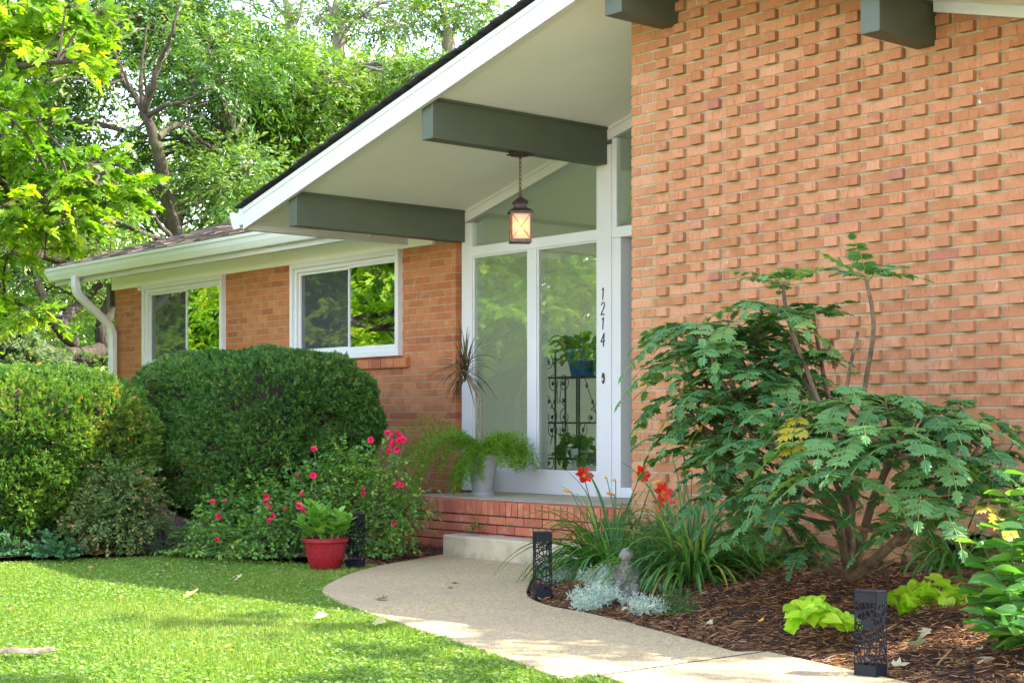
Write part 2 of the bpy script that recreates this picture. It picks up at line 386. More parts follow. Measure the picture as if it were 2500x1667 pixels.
# windows
for wi, (a, b_, c, d) in enumerate(WINS):
    c = c + .002; d = 2.61
    mb = MB()
    for (x0, x1, z0, z1) in ((a, a + .05, c, d), (b_ - .05, b_, c, d), (a + .05, b_ - .05, d - .05, d), (a + .05, b_ - .05, c, c + .05)):
        mb.box(x0, x1, 8.445, 8.56, z0, z1)
    for (x0, x1, z0, z1) in ((a + .05, a + .085, c + .05, d - .05), (b_ - .07, b_ - .05, c + .05, d - .05), (a + .085, b_ - .07, d - .09, d - .05), (a + .085, b_ - .07, c + .05, c + .09)):
        mb.box(x0, x1, 8.475, 8.57, z0, z1)
    mb.box(a + .05, b_ - .05, 8.462, 8.475, c + .05, c + .062)
    win = mb.build("window", M['vinyl'], house, bevel=.003)
    mid = (a + b_) / 2 + .06
    mb = MB()
    xa, xb, z0, z1 = a + .085, mid - .002, c + .09, d - .09
    for (x0, x1, q0, q1) in ((xa, xa + .028, z0, z1), (xb - .02, xb, z0, z1), (xa + .028, xb - .02, z1 - .028, z1), (xa + .028, xb - .02, z0, z0 + .028)):
        mb.box(x0, x1, 8.505, 8.535, q0, q1)
    s1 = mb.build("sash", M['vinyl'], win, bevel=.002)
    mb = MB()
    xa, xb = mid, b_ - .07
    mb.box(xa, xa + .022, 8.485, 8.520, z0, z1); mb.box(xb - .018, xb, 8.485, 8.504, z0, z1)
    mb.box(xa + .022, xb - .018, 8.485, 8.504, z1 - .02, z1); mb.box(xa + .022, xb - .018, 8.485, 8.504, z0, z0 + .02)
    s2 = mb.build("sash", M['vinyl'], win, bevel=.002)
    mb = MB(); mb.box(a + .112, mid - .021, 8.522, 8.526, z0 + .027, z1 - .027); mb.build("pane", M['glass_scr'], win)
    mb = MB(); mb.box(mid + .021, b_ - .087, 8.494, 8.498, z0 + .019, z1 - .019); mb.build("pane", M['glass_win'], win)
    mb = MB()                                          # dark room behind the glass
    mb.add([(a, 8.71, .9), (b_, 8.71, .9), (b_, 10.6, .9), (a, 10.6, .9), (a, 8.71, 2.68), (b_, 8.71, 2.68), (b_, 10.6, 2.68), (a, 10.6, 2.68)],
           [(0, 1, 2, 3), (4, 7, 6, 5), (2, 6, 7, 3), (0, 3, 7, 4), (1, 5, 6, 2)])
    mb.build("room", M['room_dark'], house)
mb = MB(); mb.lathe([(.0, 0), (.03, 0), (.034, .03), (.02, .06), (0, .06)], (-16.53, 8.46, 2.56), 12); mb.build("hook", M['vinyl'], house, smooth=True)

# main gable roof
Y0, Y1 = 6.79, 16.0; XE, XE2 = -11.35, -2.55
def slab(mb, x0, x1, ya, yb, lo, hi, var=.5):
    for xa, xb in ([(x0, XR), (XR, x1)] if x0 < XR < x1 else [(x0, x1)]):
        mb.prism([(xa, ya, soff(xa) + lo), (xb, ya, soff(xb) + lo), (xb, ya, soff(xb) + hi), (xa, ya, soff(xa) + hi)], (0, yb - ya, 0), var)
mb = MB(); slab(mb, XE, XE2, Y0 + .002, Y1, .022, .15); mroof = mb.build("main_roof", M['white'], house)
mb = MB(); slab(mb, XE + .002, XE2, Y0 + .003, 8.56, 0, .02); mb.build("soffit", M['soffit'], mroof)
mb = MB(); slab(mb, -10.80, -2.7, 8.68, 15.99, 0, .02); mb.build("ceiling", M['wall_in'], mroof)
mb = MB(); slab(mb, XE - .01, XE2, 6.752, 6.789, -.045, .128); slab(mb, XE - .01, XE2, 6.744, 6.7515, .088, .1285)
mb.build("rake_board", M['white'], mroof, bevel=.002)
mb = MB(); mb.box(-11.372, -11.352, 6.80, 9.5, 2.638, 2.835); mb.box(-11.51, -11.374, 6.80, 16, 2.69, 2.825); mb.build("eave_board", M['white'], mroof)
mb = MB(); mb.prism([(-11.511 + o * 1.25, 6.81, 2.665 + u * 1.08) for o, u in kprof(.13, .135)], (0, 9, 0)); mb.build("gutter", M['gutter'], mroof)
mb = MB()
L = math.hypot(1, .262)
x = -11.42; k = 0
while x < XR:
    xe = min(x + .17, XR); th = random.uniform(.016, .026); dy = random.uniform(0, .02)
    mb.prism([(x, 6.712 - dy, soff(x) + .151), (xe, 6.712 - dy, soff(xe) + .151), (xe, 6.712 - dy, soff(xe) + .155), (x, 6.712 - dy, soff(x) + .152 + th * .75)], (0, 9.3, 0)); x += .14
slab(mb, XR + .002, XE2 - .05, 6.70, 16.0, .151, .175)
mb.build("shingles", M['shingle_dark'], mroof)
for i in range(13):                                    # little hooks for lights under the rake
    xx = -11.2 + i * .37; mb = MB(); z = soff(xx) - .012
    mb.tube([(xx, 6.80, z + .012), (xx, 6.80, z - .004), (xx + .008, 6.80, z - .014), (xx + .018, 6.80, z - .012), (xx + .02, 6.80, z - .004)], .003, 5)
    mb.build("hook", M['gutter'], mroof)
# beams: grey green, running out under the soffit
for (xr, wdt, bot, yb) in ((-10.612, .115, 2.602, 8.535), (-8.825, .125, 3.052, 8.535), (-6.97, .150, 3.592, 7.40), (-5.02, .125, 3.098, 7.40)):
    mb = MB(); xl = xr - wdt; y0 = 6.80 if xr < -8 else 6.865
    mb.prism([(xl, y0, bot), (xr, y0, bot), (xr, y0, soff(xr) + .015), (xl, y0, soff(xl) + .015)], (0, yb - y0, 0))
    bm_ = mb.build("beam", M['beam'], house, bevel=.004)
    mb = MB(); mb.box(xr + .001, xr + .014, y0 + .02, yb, soff(xr) - .022, soff(xr) - .004); mb.build("trim", M['beam'], bm_)

# entry glazing
J0, J1, P0, P1, U1 = gx(1127), gx(1152), gx(1457), gx(1493), gx(1504)
Mu0, Mu1 = gx(1287), gx(1309); DX0, DX1 = gx(1514), -7.62
mb = MB()
mb.box(J0, J1, 8.54, 8.67, PORCH + .001, soff(J0) - .10)
mb.box(Mu0, Mu1, 8.54, 8.67, .621, 2.467)
mb.box(P0, P1, 8.535, 8.69, PORCH + .001, soff(P0) - .105)
mb.box(P1, DX0, 8.545, 8.75, PORCH + .001, 2.467)
mb.box(P1, U1, 8.545, 8.67, 2.553, soff(P1) - .105)
mb.box(J1, P0, 8.54, 8.67, 2.468, 2.552)
mb.box(J1, P0, 8.54, 8.67, PORCH + .001, .620)
mb.box(J1, P0, 8.528, 8.539, PORCH + .001, .520)
mb.box(P1, -7.5, 8.54, 8.67, 2.468, 2.552)
mb.box(P1 + .001, -7.6, 8.548, 8.75, PORCH + .001, .515)
slab(mb, J0, -7.4, 8.541, 8.672, -.104, -.001)
slab(mb, J0, -7.4, 8.530, 8.540, -.030, -.001)
# glazing beads
for (a, b_, c, d) in ((J1, Mu0, .62, 2.468), (Mu1, P0, .62, 2.468)):
    for (x0, x1, z0, z1) in ((a, a + .016, c, d), (b_ - .016, b_, c, d), (a + .016, b_ - .016, d - .016, d), (a + .016, b_ - .016, c, c + .016)):
        mb.box(x0, x1, 8.552, 8.566, z0, z1)
glz = mb.build("glazed_wall", M['white'], house, bevel=.0025)
mb = MB(); mb.box(J1 + .004, Mu0 - .004, 8.567, 8.571, .624, 2.464); mb.build("pane", M['glass_door'], glz)
mb = MB(); mb.box(Mu1 + .004, P0 - .004, 8.567, 8.571, .624, 2.464); mb.build("pane", M['glass_door'], glz)
mb = MB(); mb.prism([(J1, 8.567, 2.553), (P0, 8.567, 2.553), (P0, 8.567, soff(P0) - .104), (J1, 8.567, soff(J1) - .104)], (0, .004, 0)); mb.build("pane", M['glass_door'], glz)
mb = MB(); mb.prism([(U1, 8.567, 2.553), (-7.45, 8.567, 2.553), (-7.45, 8.567, soff(-7.45) - .104), (U1, 8.567, soff(U1) - .104)], (0, .004, 0)); mb.build("pane", M['glass_door'], glz)
mb = MB()
mb.box(DX0 + .002, DX1, 8.66, 8.70, .516, 2.466)
for q in range(3):
    z0 = .62 + q * .62
    mb.box(DX0 + .16, DX1 - .14, 8.652, 8.66, z0, z0 + .5)
door = mb.build("door", M['door'], house, bevel=.004)
mb = MB(); mb.box(DX0 + .02, DX0 + .028, 8.648, 8.659, .52, 2.45); mb.build("trim", M['joint'], door)
# house numbers 1 2 1 4 down the post, and the bell below
STROKES = {"1": [[(.12, .80), (.27, 1.0), (.25, .5), (.24, .0)]], "2": [[(.02, .76), (.10, .93), (.25, 1.0), (.40, .93), (.44, .77), (.36, .57), (.12, .22), (.0, .03), (.13, .07), (.30, .02), (.46, .07)]],
           "4": [[(.37, 1.0), (.20, .70), (.0, .37), (.25, .38), (.50, .40)], [(.37, 1.0), (.35, .5), (.33, .0)]]}
def digit(ch, px, py0, py1):
    p = at_y(px, (py0 + py1) / 2, 8.531); hh = (py1 - py0) / FPX * 12.35; mb = MB()
    for st_ in STROKES[ch]:
        pts = smooth_line([(p[0] + (u - .25) * hh * .80 + (v - .5) * hh * .06, p[1], p[2] + (v - .5) * hh) for u, v in st_], 4)
        mb.tube(pts, .0042, 6)
    mb.build("house_number", M['iron'], house)
for ch, a, b_ in (("1", 703, 731.5), ("2", 738, 769), ("1", 775.5, 804), ("4", 813, 846)): digit(ch, 1472, a, b_)
p = at_y(1472.5, 923, 8.53)
mb = MB()
ring = [(p[0] + .017 * math.cos(t), p[1] + .004, p[2] + .045 * math.sin(t)) for t in np.linspace(0, 2 * math.pi, 20, endpoint=False)]
mb.prism(ring, (0, -.008, 0)); bell = mb.build("doorbell", paint("aged_brass", (.16, .12, .06), .4, .2, 60, .1, metallic=.8), house, bevel=.002)
mb = MB(); ring = [(p[0] + .008 * math.cos(t), p[1] - .004, p[2] - .008 + .012 * math.sin(t)) for t in np.linspace(0, 2 * math.pi, 14, endpoint=False)]
mb.prism(ring, (0, -.006, 0)); mb.build("button", M['vinyl'], bell)

# entry room behind the glass
mb = MB()
mb.box(-10.80, -10.705, 8.72, 15.79, .44, 2.86)  # no rear wall: opening added so daylight brightens the entry room
room = mb.build("room", M['wall_in'], house)
mb = MB(); mb.box(-6.1, -6.0, 8.69, 15.79, .44, 3.6); mb.build("wall", M['wall_in'], room)
mb = MB(); mb.box(-10.80, -6.0, 8.69, 15.79, .36, .436); mb.build("floor", M['floor_in'], room)

# wall with projecting headers
mb = MB(); z0 = .081; H_, S_, J_ = .089, .191, .0125
for k in range(57):
    z = z0 + k * CH; zt = z + CH - .0055
    row = []
    if k % 2 == 0: row = [(0, H_, 0), (.1015, .2435, 0)]; x = .256
    else: row = [(0, .191, 0), (.2035, .396, 0)]; x = .4085
    while x < 4.7:
        row.append((x, x + H_, 1)); row.append((x + H_ + J_, x + H_ + J_ + S_, 0)); x += H_ + S_ + 2 * J_
    for a, b_, pr in row:
        xa, xb = XW + a, XW + b_
        if z > soff(min(max((xa + xb) / 2, xa), xb)) + .02: continue
        j = random.uniform(-.0015, .0015); hj = random.uniform(-.0015, .001)
        v = random.random()
        if pr: v = random.random() * .3 if random.random() < .14 else random.random()
        y = YW - (.029 + random.uniform(-.003, .003) if pr else j)
        mb.box(xa + j, xb + j * .5, y, YW + .06, z + .0062, zt + hj, v)
fw = mb.build("feature_wall", M['brick'], house, bevel=.0022)
mb = MB()
pl = [(XW + .006, YW + .005, 0), (-2.7, YW + .005, 0), (-2.7, YW + .005, soff(-2.7) + .01), (XR, YW + .005, soff(XR) + .01), (XW + .006, YW + .005, soff(XW) + .01)]
mb.prism(pl, (0, .3, 0)); mb.box(XW + .009, XW + .25, YW + .31, 8.53, 0, soff(XW) - .01); mb.build("mortar", M['mortar'], fw)
mb = MB()
for k in range(54):
    z = z0 + k * CH; y = YW + (.08 if k % 2 else .0) + .10
    while y < 8.5:
        mb.box(XW, XW + .05, y, min(y + .194, 8.53), z + .005, z + CH - .0045, random.random()); y += .2035
mb.build("return_bricks", M['brick'], fw)
mb = MB(); slab(mb, -5.0, -2.6, YW - .055, YW - .034, -.062, -.001); mb.build("trim", M['white'], house)

# ---------------------------------------------------------------- porch and step
porch = empty("porch", (-8.9, 8.0, 0), "brick edged concrete porch floor in front of the glazed entry", "porch")
YP = 7.395
mb = MB(); mb.box(-10.25, XW - .012, YP + .205, 8.53, .30, PORCH); mb.build("floor", paint("porch_concrete", (.48, .42, .285), .85, .14, 3.5, .25), porch, bevel=.006)
mb = MB(); x = -10.25
while x < XW - .07:
    mb.box(x, x + .0585, YP - .012 + random.uniform(-.002, .002), YP + .2, PORCH - .1, PORCH - .001 + random.uniform(-.002, .001), random.random()); x += .0672
y = YP + .21
while y < 8.45:
    mb.box(-10.255, -10.06 - .195, y, y + .0585, PORCH - .1, PORCH + .001, random.random()); y += .0672
running(mb, -10.24, XW - .012, PORCH - .1 - .004 - 6 * CH, 6, YP)
k_ = mb.build("brick_edge", M['brick_step'], porch, bevel=.003)
mb = MB(); mb.box(-10.22, XW - .02, YP + .011, YP + .2, -.1, PORCH - .006); mb.box(-10.22, XW - .02, YP + .2, 8.5, -.1, .299); mb.build("joint", M['joint'], porch)
m, nt, b = nodes("step_concrete")
n1 = noise_n(nt, 5, 6, .65); n2 = noise_n(nt, 120, 3, .7)
c = ramp(nt, [(.25, (.31, .255, .16)), (.55, (.49, .415, .27)), (.8, (.57, .49, .345))], n1)
c = mixc(nt, c, (.16, .14, .11), mapr(nt, n2, .60, .75, 0, .7))
tc = nn(nt, "ShaderNodeTexCoord"); sp = nn(nt, "ShaderNodeSeparateXYZ"); nt.links.new(tc.outputs['Object'], sp.inputs[0])
foot_tone = mapr(nt, sp.outputs[2], .0, .09, .75, 0); ml = nn(nt, "ShaderNodeMath", operation='MULTIPLY'); nt.links.new(foot_tone, ml.inputs[0]); nt.links.new(mapr(nt, noise_n(nt, 9, 5, .7), .45, .62, 0, 1), ml.inputs[1])  # patchy darker tone towards the bottom of the step
c = mixc(nt, c, (.11, .10, .08), ml.outputs[0])
nt.links.new(c, b.inputs['Base Color']); b.inputs['Roughness'].default_value = .92; bump(nt, b, n2, .5, .004)
M['step'] = m
sx0 = float(at_y(1080, 1300, 7.18)[0]); sx1 = float(at_y(1475, 1300, 7.18)[0])
mb = MB(); mb.box(sx0, sx1, 7.18, YP - .014, -.05, .185)
o = mb.build("concrete_step", m, None, bevel=.012, loc=(sx0, 7.18, 0)); tag(o, "weathered pale concrete step below the brick edge of the porch", "step")

# ---------------------------------------------------------------- ground, path, beds
def inside(poly, x, y):
    poly = np.asarray(poly); r = np.zeros(x.shape, bool); n = len(poly)
    for i in range(n):
        x0, y0 = poly[i]; x1, y1 = poly[(i + 1) % n]
        hit = ((y0 > y) != (y1 > y)) & (x < (x1 - x0) * (y - y0) / (y1 - y0 + 1e-12) + x0); r ^= hit
    return r
def dist_poly(poly, x, y):
    d = np.full(x.shape, 1e9); n = len(poly)
    for i in range(n):
        a = np.asarray(poly[i]); b_ = np.asarray(poly[(i + 1) % n]); e = b_ - a; L2 = max((e * e).sum(), 1e-12)
        t = np.clip(((x - a[0]) * e[0] + (y - a[1]) * e[1]) / L2, 0, 1)
        d = np.minimum(d, np.hypot(x - a[0] - t * e[0], y - a[1] - t * e[1]))
    return np.where(inside(poly, x, y), 0, d)
G2 = lambda L: [at_z(px, py, 0.03)[:2] for px, py in L]
left_e = smooth_line(G2([(1080, 1352), (1000, 1366), (920, 1381), (860, 1397), (815, 1416), (787, 1436), (800, 1456), (850, 1478), (950, 1511), (1100, 1560), (1250, 1610), (1392, 1662)]))
right_e = smooth_line(G2([(1855, 1606), (1750, 1576), (1600, 1536), (1450, 1498), (1350, 1479), (1300, 1461), (1286, 1444), (1292, 1425), (1304, 1395), (1320, 1352)]))
XJ = -4.385
left_e = [p for p in left_e if p[0] < XJ - .03] + [np.array([XJ - .013, 4.20])]
right_e = [np.array([XJ - .013, 5.19])] + [p for p in right_e if p[0] < XJ - .03]
slab1 = left_e + right_e
slab2 = [np.array(q) for q in ((XJ + .013, 4.20), (-3.5, 3.93), (-1.5, 3.40), (2.5, 2.3), (2.5, 3.6), (-1.5, 4.50), (-3.0, 4.84), (-3.7, 5.02), (XJ + .013, 5.19))]
path_poly = left_e[:-1] + [np.array(q) for q in ((-4.4, 4.2), (-3.5, 3.93), (-1.5, 3.40), (2.5, 2.3), (2.5, 3.6), (-1.5, 4.50), (-3.0, 4.84), (-3.7, 5.02))] + right_e
bed_poly = [(-7.9, 7.2), (-8.5, 6.6), (-8.95, 6.22), (-9.35, 5.99), (-9.9, 5.80), (-10.45, 5.52), (-10.66, 4.9), (-10.72, 4.4), (-11.2, 3.6), (-13.2, 3.4), (-14.2, 4.4), (-14.6, 6.2), (-18.2, 7.4), (-18.2, 8.6), (-1, 8.6), (0.5, 8.0), (0.5, 3.6), (-3.5, 4.4), (-5.5, 5.0), (-7.0, 5.9)]
def bed_h(x, y):
    x = np.asarray(x, float); y = np.asarray(y, float); d = dist_poly(path_poly, x, y)
    right = sstep(-8.2, -7.2, x)
    h = .008 + .20 * sstep(.0, 1.5, d) * right + .06 * sstep(0, .5, d) * (1 - right)
    return h + .012 * np.sin(x * 9.3 + y * 4) * np.cos(y * 11 - x * 3) * sstep(0, .3, d)
def bh(x, y): return float(bed_h(np.array([x]), np.array([y]))[0])
def on_bed(px, py, guess=.1):
    z = guess
    for _ in range(8):
        p = at_z(px, py, z); z = bh(p[0], p[1])
    return at_z(px, py, z)

m, nt, b = nodes("lawn_soil")
c = ramp(nt, [(.3, (.08, .13, .016)), (.7, (.15, .21, .03))], noise_n(nt, 3, 8, .7))
nt.links.new(c, b.inputs['Base Color']); b.inputs['Roughness'].default_value = .95
mb = MB(); mb.add([(-1200, -1200, 0), (1200, -1200, 0), (1200, 1200, 0), (-1200, 1200, 0)], [(0, 1, 2, 3)])
tag(mb.build("ground", m), kind="structure")

m, nt, b = nodes("mulch_soil")
n1 = noise_n(nt, 60, 6, .75, (1, 2.2, 1)); n2 = noise_n(nt, 4, 4, .6)
c = ramp(nt, [(.32, (.022, .010, .006)), (.55, (.075, .033, .016)), (.75, (.15, .07, .032))], n1)
c = mixc(nt, c, (.02, .012, .009), mapr(nt, n2, .5, .7, 0, .6))
nt.links.new(c, b.inputs['Base Color']); b.inputs['Roughness'].default_value = .95; bump(nt, b, n1, 1, .02)
gxs = np.arange(-21, .5, .06); gys = np.arange(2.9, 8.61, .06)
X_, Y_ = np.meshgrid(gxs, gys, indexing='ij'); H_g = bed_h(X_, Y_)
idx = np.arange(X_.size).reshape(X_.shape)
q = np.stack([idx[:-1, :-1], idx[1:, :-1], idx[1:, 1:], idx[:-1, 1:]], -1).reshape(-1, 4)
cx = X_.ravel()[q].mean(1); cy = Y_.ravel()[q].mean(1); q = q[inside(bed_poly, cx, cy)]
o = raw_mesh("garden_bed", np.stack([X_.ravel(), Y_.ravel(), H_g.ravel()], 1), q.ravel(), np.arange(len(q)) * 4, m, None, None, True)
tag(o, kind="structure")

m, nt, b = nodes("pebble_concrete")
tc = nn(nt, "ShaderNodeTexCoord"); vo = nn(nt, "ShaderNodeTexVoronoi"); vo.inputs['Scale'].default_value = 95; nt.links.new(tc.outputs['Object'], vo.inputs['Vector'])
sepc = nn(nt, "ShaderNodeSeparateColor"); nt.links.new(vo.outputs['Color'], sepc.inputs[0])
c = ramp(nt, [(0, (.20, .115, .040)), (.3, (.39, .27, .11)), (.6, (.50, .37, .17)), (.85, (.57, .46, .25)), (1, (.68, .58, .37))], sepc.outputs[0])
c = mixc(nt, c, (.44, .325, .15), mapr(nt, vo.outputs['Distance'], .35, .6, 0, .8))
c = mixc(nt, c, (.34, .26, .15), mapr(nt, noise_n(nt, 1.6, 5, .65), .42, .66, 0, .55))
c = mixc(nt, c, (.20, .15, .10), mapr(nt, noise_n(nt, 7, 5, .7), .60, .75, 0, .5))
nt.links.new(c, b.inputs['Base Color']); b.inputs['Roughness'].default_value = .85
bump(nt, b, vo.outputs['Distance'], -.35, .004)
mb = MB()
for S in (slab1, slab2): mb.prism([(p[0], p[1], -.05) for p in S], (0, 0, .08))
o = mb.build("path", m, bevel=.006); tag(o, kind="structure")
for md in o.modifiers: md.angle_limit = math.radians(60)

mb = MB(); mb.box(-9.0, 9.0, -18, .6, -.05, .022); mb.box(2.6, 9.0, .6, 5.2, -.05, .022)  # added unseen pale slab, bounces sunlight up onto soffit and walls
tag(mb.build("bounce_slab", paint("bounce_concrete", (.62, .57, .49), .9, .1, 2, .3)), kind="structure")
mb = MB(); mb.box(XJ - .0125, XJ + .0125, 4.19, 5.195, -.03, .0272); tag(mb.build("path_joint", M['joint']), kind="structure")  # dark strip stands in for the deep shade down the joint
# grass blades and clover
lawn_poly = [(-8.95, 6.22), (-9.35, 5.99), (-9.9, 5.80), (-10.45, 5.52), (-10.66, 4.9), (-10.72, 4.4), (-11.2, 3.6), (-13.5, 2.9), (-16, 2.9), (-16, .5), (-2, .5), (-2, 3.4), (-3.5, 3.93), (XJ, 4.2)] + [p for p in left_e[:-1]][::-1]
def scatter(poly, n, rng, x0, x1, y0, y1, keep=None):
    x = rng.uniform(x0, x1, n); y = rng.uniform(y0, y1, n); k = inside(poly, x, y)
    if keep is not None: k &= keep(x, y)
    return x[k], y[k]
r = np.random.default_rng(3)
vis = lambda x, y: ((-CT * x + ST * y) > 4.6)                      # the strip of lawn the photograph looks over
x, y = scatter(lawn_poly, 560000, r, -13, -2.5, 1.2, 6.3, vis)
x2, y2 = scatter(lawn_poly, 120000, r, -16, -2, .5, 6.3)
x = np.concatenate([x, x2]); y = np.concatenate([y, y2]); n = len(x)
dn = np.array([noise.noise((a * .9, b_ * .9, 0)) for a, b_ in zip(x[::1], y[::1])])
P = np.stack([x, y, np.zeros(n)], 1)
a = r.uniform(0, 2 * math.pi, n); lean = r.uniform(.15, 1.0, n)
D = np.stack([np.cos(a) * lean, np.sin(a) * lean, np.ones(n)], 1)
Nn = np.stack([-np.cos(a), -np.sin(a), lean], 1)
hgt = r.uniform(.022, .048, n) * (1 + .35 * dn)
M['grass'] = leaf_mat("grass_blade", [(0, (.075, .15, .016)), (.35, (.135, .225, .026)), (.7, (.21, .285, .045)), (.92, (.30, .34, .09)), (1, (.40, .36, .16))], .42, (1, 1, .45), .55, .25)
var = np.clip(r.random(n) * .75 + .16 + .3 * dn, 0, 1)
o = leaf_mesh("grass", BLADE, P, D, Nn, hgt, M['grass'], None, var, W=r.uniform(.004, .0075, n))
tag(o, "short bright green mown grass blades covering the lawn", "grass", kind="stuff")
x, y = scatter(lawn_poly, 300000, r, -13, -2.5, 1.2, 6.3, vis); n = len(x)
dn = np.array([noise.noise((a_ * 1.7 + 5, b_ * 1.7, 2)) for a_, b_ in zip(x, y)]); k = dn > r.uniform(-.95, .35, n); x, y, dn = x[k], y[k], dn[k]; n = len(x)
P = np.stack([x, y, r.uniform(.016, .036, n)], 1); a = r.uniform(0, 2 * math.pi, n)
D = np.stack([np.cos(a), np.sin(a), r.uniform(-.4, .5, n)], 1)
M['clover'] = leaf_mat("clover_leaf", [(0, (.070, .165, .022)), (.5, (.14, .25, .036)), (1, (.27, .34, .10))], .38, (1, 1, .45), .5, .3)
o = leaf_mesh("clover", ROUND, P, D, np.array([[0, 0, 1.]]) + .7 * rand_unit(n, r), r.uniform(.010, .021, n), M['clover'], None)
tag(o, "small round clover leaves mixed through the mown lawn", "clover", kind="stuff")

# shredded bark mulch
def mulch_pts(n, x0, x1, y0, y1):
    x = r.uniform(x0, x1, n); y = r.uniform(y0, y1, n)
    k = inside(bed_poly, x, y) & (dist_poly(path_poly, x, y) > .012); return x[k], y[k]
x, y = mulch_pts(74000, -8.3, -2.6, 4.6, 7.36); xb, yb = mulch_pts(26000, -11.2, -8.3, 5.0, 8.4)
x = np.concatenate([x, xb]); y = np.concatenate([y, yb]); n = len(x)
P = np.stack([x, y, bed_h(x, y) + r.uniform(.002, .022, n)], 1); a = r.normal(.25, .9, n)
D = np.stack([np.cos(a), np.sin(a), r.normal(0, .22, n)], 1); sz = r.gamma(3.0, .0085, n) + .008
CHIP = ([(0, -.5, 0), (1, -.3, 0), (1, .35, .02), (0, .5, .02), (.5, 0, .05)], [(0, 1, 4), (1, 2, 4), (2, 3, 4), (3, 0, 4)])
M['mulch'] = leaf_mat("bark_mulch", [(0, (.035, .014, .006)), (.35, (.125, .052, .019)), (.7, (.28, .122, .044)), (.95, (.40, .205, .08)), (1, (.48, .38, .27))], .0, None, .85, .25)
o = leaf_mesh("mulch", CHIP, P, D, np.array([[0, 0, 1.]]) + .45 * rand_unit(n, r), sz, M['mulch'], None, r.random(n) ** 1.3, W=r.uniform(.003, .0085, n))
tag(o, "brown shredded bark mulch covering the garden bed", "mulch", kind="stuff")

# ---------------------------------------------------------------- lantern under the second beam
lp = at_y(1270, 372, 7.65); lx, ly = float(lp[0]), float(lp[1]); lz = 3.05
lan = empty("pendant_lantern", (lx, ly, lz), "lit bronze lantern with amber glass hanging on a chain under a green beam", "lantern")
M['bronze'] = paint("bronze", (.075, .048, .040), .5, .25, 30, .25, metallic=.5)
rot = math.atan2(CT, ST) + math.radians(6)
def spin(mbx, ang, c):
    ca, sa = math.cos(ang), math.sin(ang); mbx.v = [((x - c[0]) * ca - (y - c[1]) * sa + c[0], (x - c[0]) * sa + (y - c[1]) * ca + c[1], z) for x, y, z in mbx.v]
mb = MB(); mb.box(lx - .062, lx + .062, ly - .062, ly + .062, lz - .016, lz - .001); mb.box(lx - .075, lx + .075, ly - .075, ly + .075, lz - .024, lz - .016); mb.box(lx - .05, lx + .05, ly - .05, ly + .05, lz - .032, lz - .024)
mb.tube([(lx, ly, lz - .03), (lx, ly, lz - .05)], .008, 8); mb.build("canopy", M['bronze'], lan, bevel=.002)
mb = MB(); zt = lz - .045
for i in range(7):
    zc = zt - .018 - i * .031; ax = (1, 0) if i % 2 else (0, 1); lk = []
    for t in np.linspace(0, 2 * math.pi, 13):
        lk.append((lx + ax[0] * .009 * math.cos(t), ly + ax[1] * .009 * math.cos(t), zc + .021 * math.sin(t)))
    mb.tube(lk, .0027, 6, cap=False)
mb.build("chain", M['bronze'], lan, smooth=True)
zb = lz - .680; zr = lz - .435                      # body bottom and roof eave
mb = MB(); mb.tube([(lx, ly, lz - .255), (lx, ly, lz - .30), (lx, ly, zr + .085)], [.008, .012, .012], 10)
def pyr(mb, z0, r0, z1, r1, c=(lx, ly)):
    mb.add([(c[0] - r0, c[1] - r0, z0), (c[0] + r0, c[1] - r0, z0), (c[0] + r0, c[1] + r0, z0), (c[0] - r0, c[1] + r0, z0), (c[0] - r1, c[1] - r1, z1), (c[0] + r1, c[1] - r1, z1), (c[0] + r1, c[1] + r1, z1), (c[0] - r1, c[1] + r1, z1)],
           [(0, 3, 2, 1), (4, 5, 6, 7), (0, 1, 5, 4), (1, 2, 6, 5), (2, 3, 7, 6), (3, 0, 4, 7)])
pyr(mb, zr + .062, .055, zr + .095, .016); pyr(mb, zr + .052, .058, zr + .061, .055); pyr(mb, zr + .012, .049, zr + .051, .042); pyr(mb, zr - .012, .090, zr + .011, .055); pyr(mb, zr - .022, .091, zr - .0125, .091)
spin(mb, rot, (lx, ly)); mb.build("roof_cap", M['bronze'], lan, bevel=.0015)
mb = MB(); h = .072
for sx in (-1, 1):
    for sy in (-1, 1): mb.box(lx + sx * h - .006, lx + sx * h + .006, ly + sy * h - .006, ly + sy * h + .006, zb + .012, zr - .023)
mb.box(lx - h - .008, lx + h + .008, ly - h - .008, ly + h + .008, zb, zb + .011)
for s in (-1, 1):
    for z in (zb + .012, zr - .035): mb.box(lx - h + .007, lx + h - .007, ly + s * h - .005, ly + s * h + .005, z, z + .012); mb.box(lx + s * h - .005, lx + s * h + .005, ly - h + .007, ly + h - .007, z, z + .012)
    for d in (-1, 1):
        mb.tube([(lx - d * h, ly + s * (h + .003), zb + .02), (lx + d * h, ly + s * (h + .003), zr - .03)], .0032, 6)
        mb.tube([(lx + s * (h + .003), ly - d * h, zb + .02), (lx + s * (h + .003), ly + d * h, zr - .03)], .0032, 6)
spin(mb, rot, (lx, ly)); mb.build("frame", paint("aged_bronze", (.16, .10, .07), .5, .2, 40, .2, metallic=.4), lan)
m, nt, b = nodes("amber_glass")
tr = nn(nt, "ShaderNodeBsdfTranslucent"); tp = nn(nt, "ShaderNodeBsdfTransparent"); gl = nn(nt, "ShaderNodeBsdfGlossy")
tr.inputs[0].default_value = (1.0, .70, .36, 1); tp.inputs[0].default_value = (1, .78, .48, 1); gl.inputs['Roughness'].default_value = .15
m1 = nn(nt, "ShaderNodeMixShader"); m1.inputs[0].default_value = .45; nt.links.new(tr.outputs[0], m1.inputs[1]); nt.links.new(tp.outputs[0], m1.inputs[2])
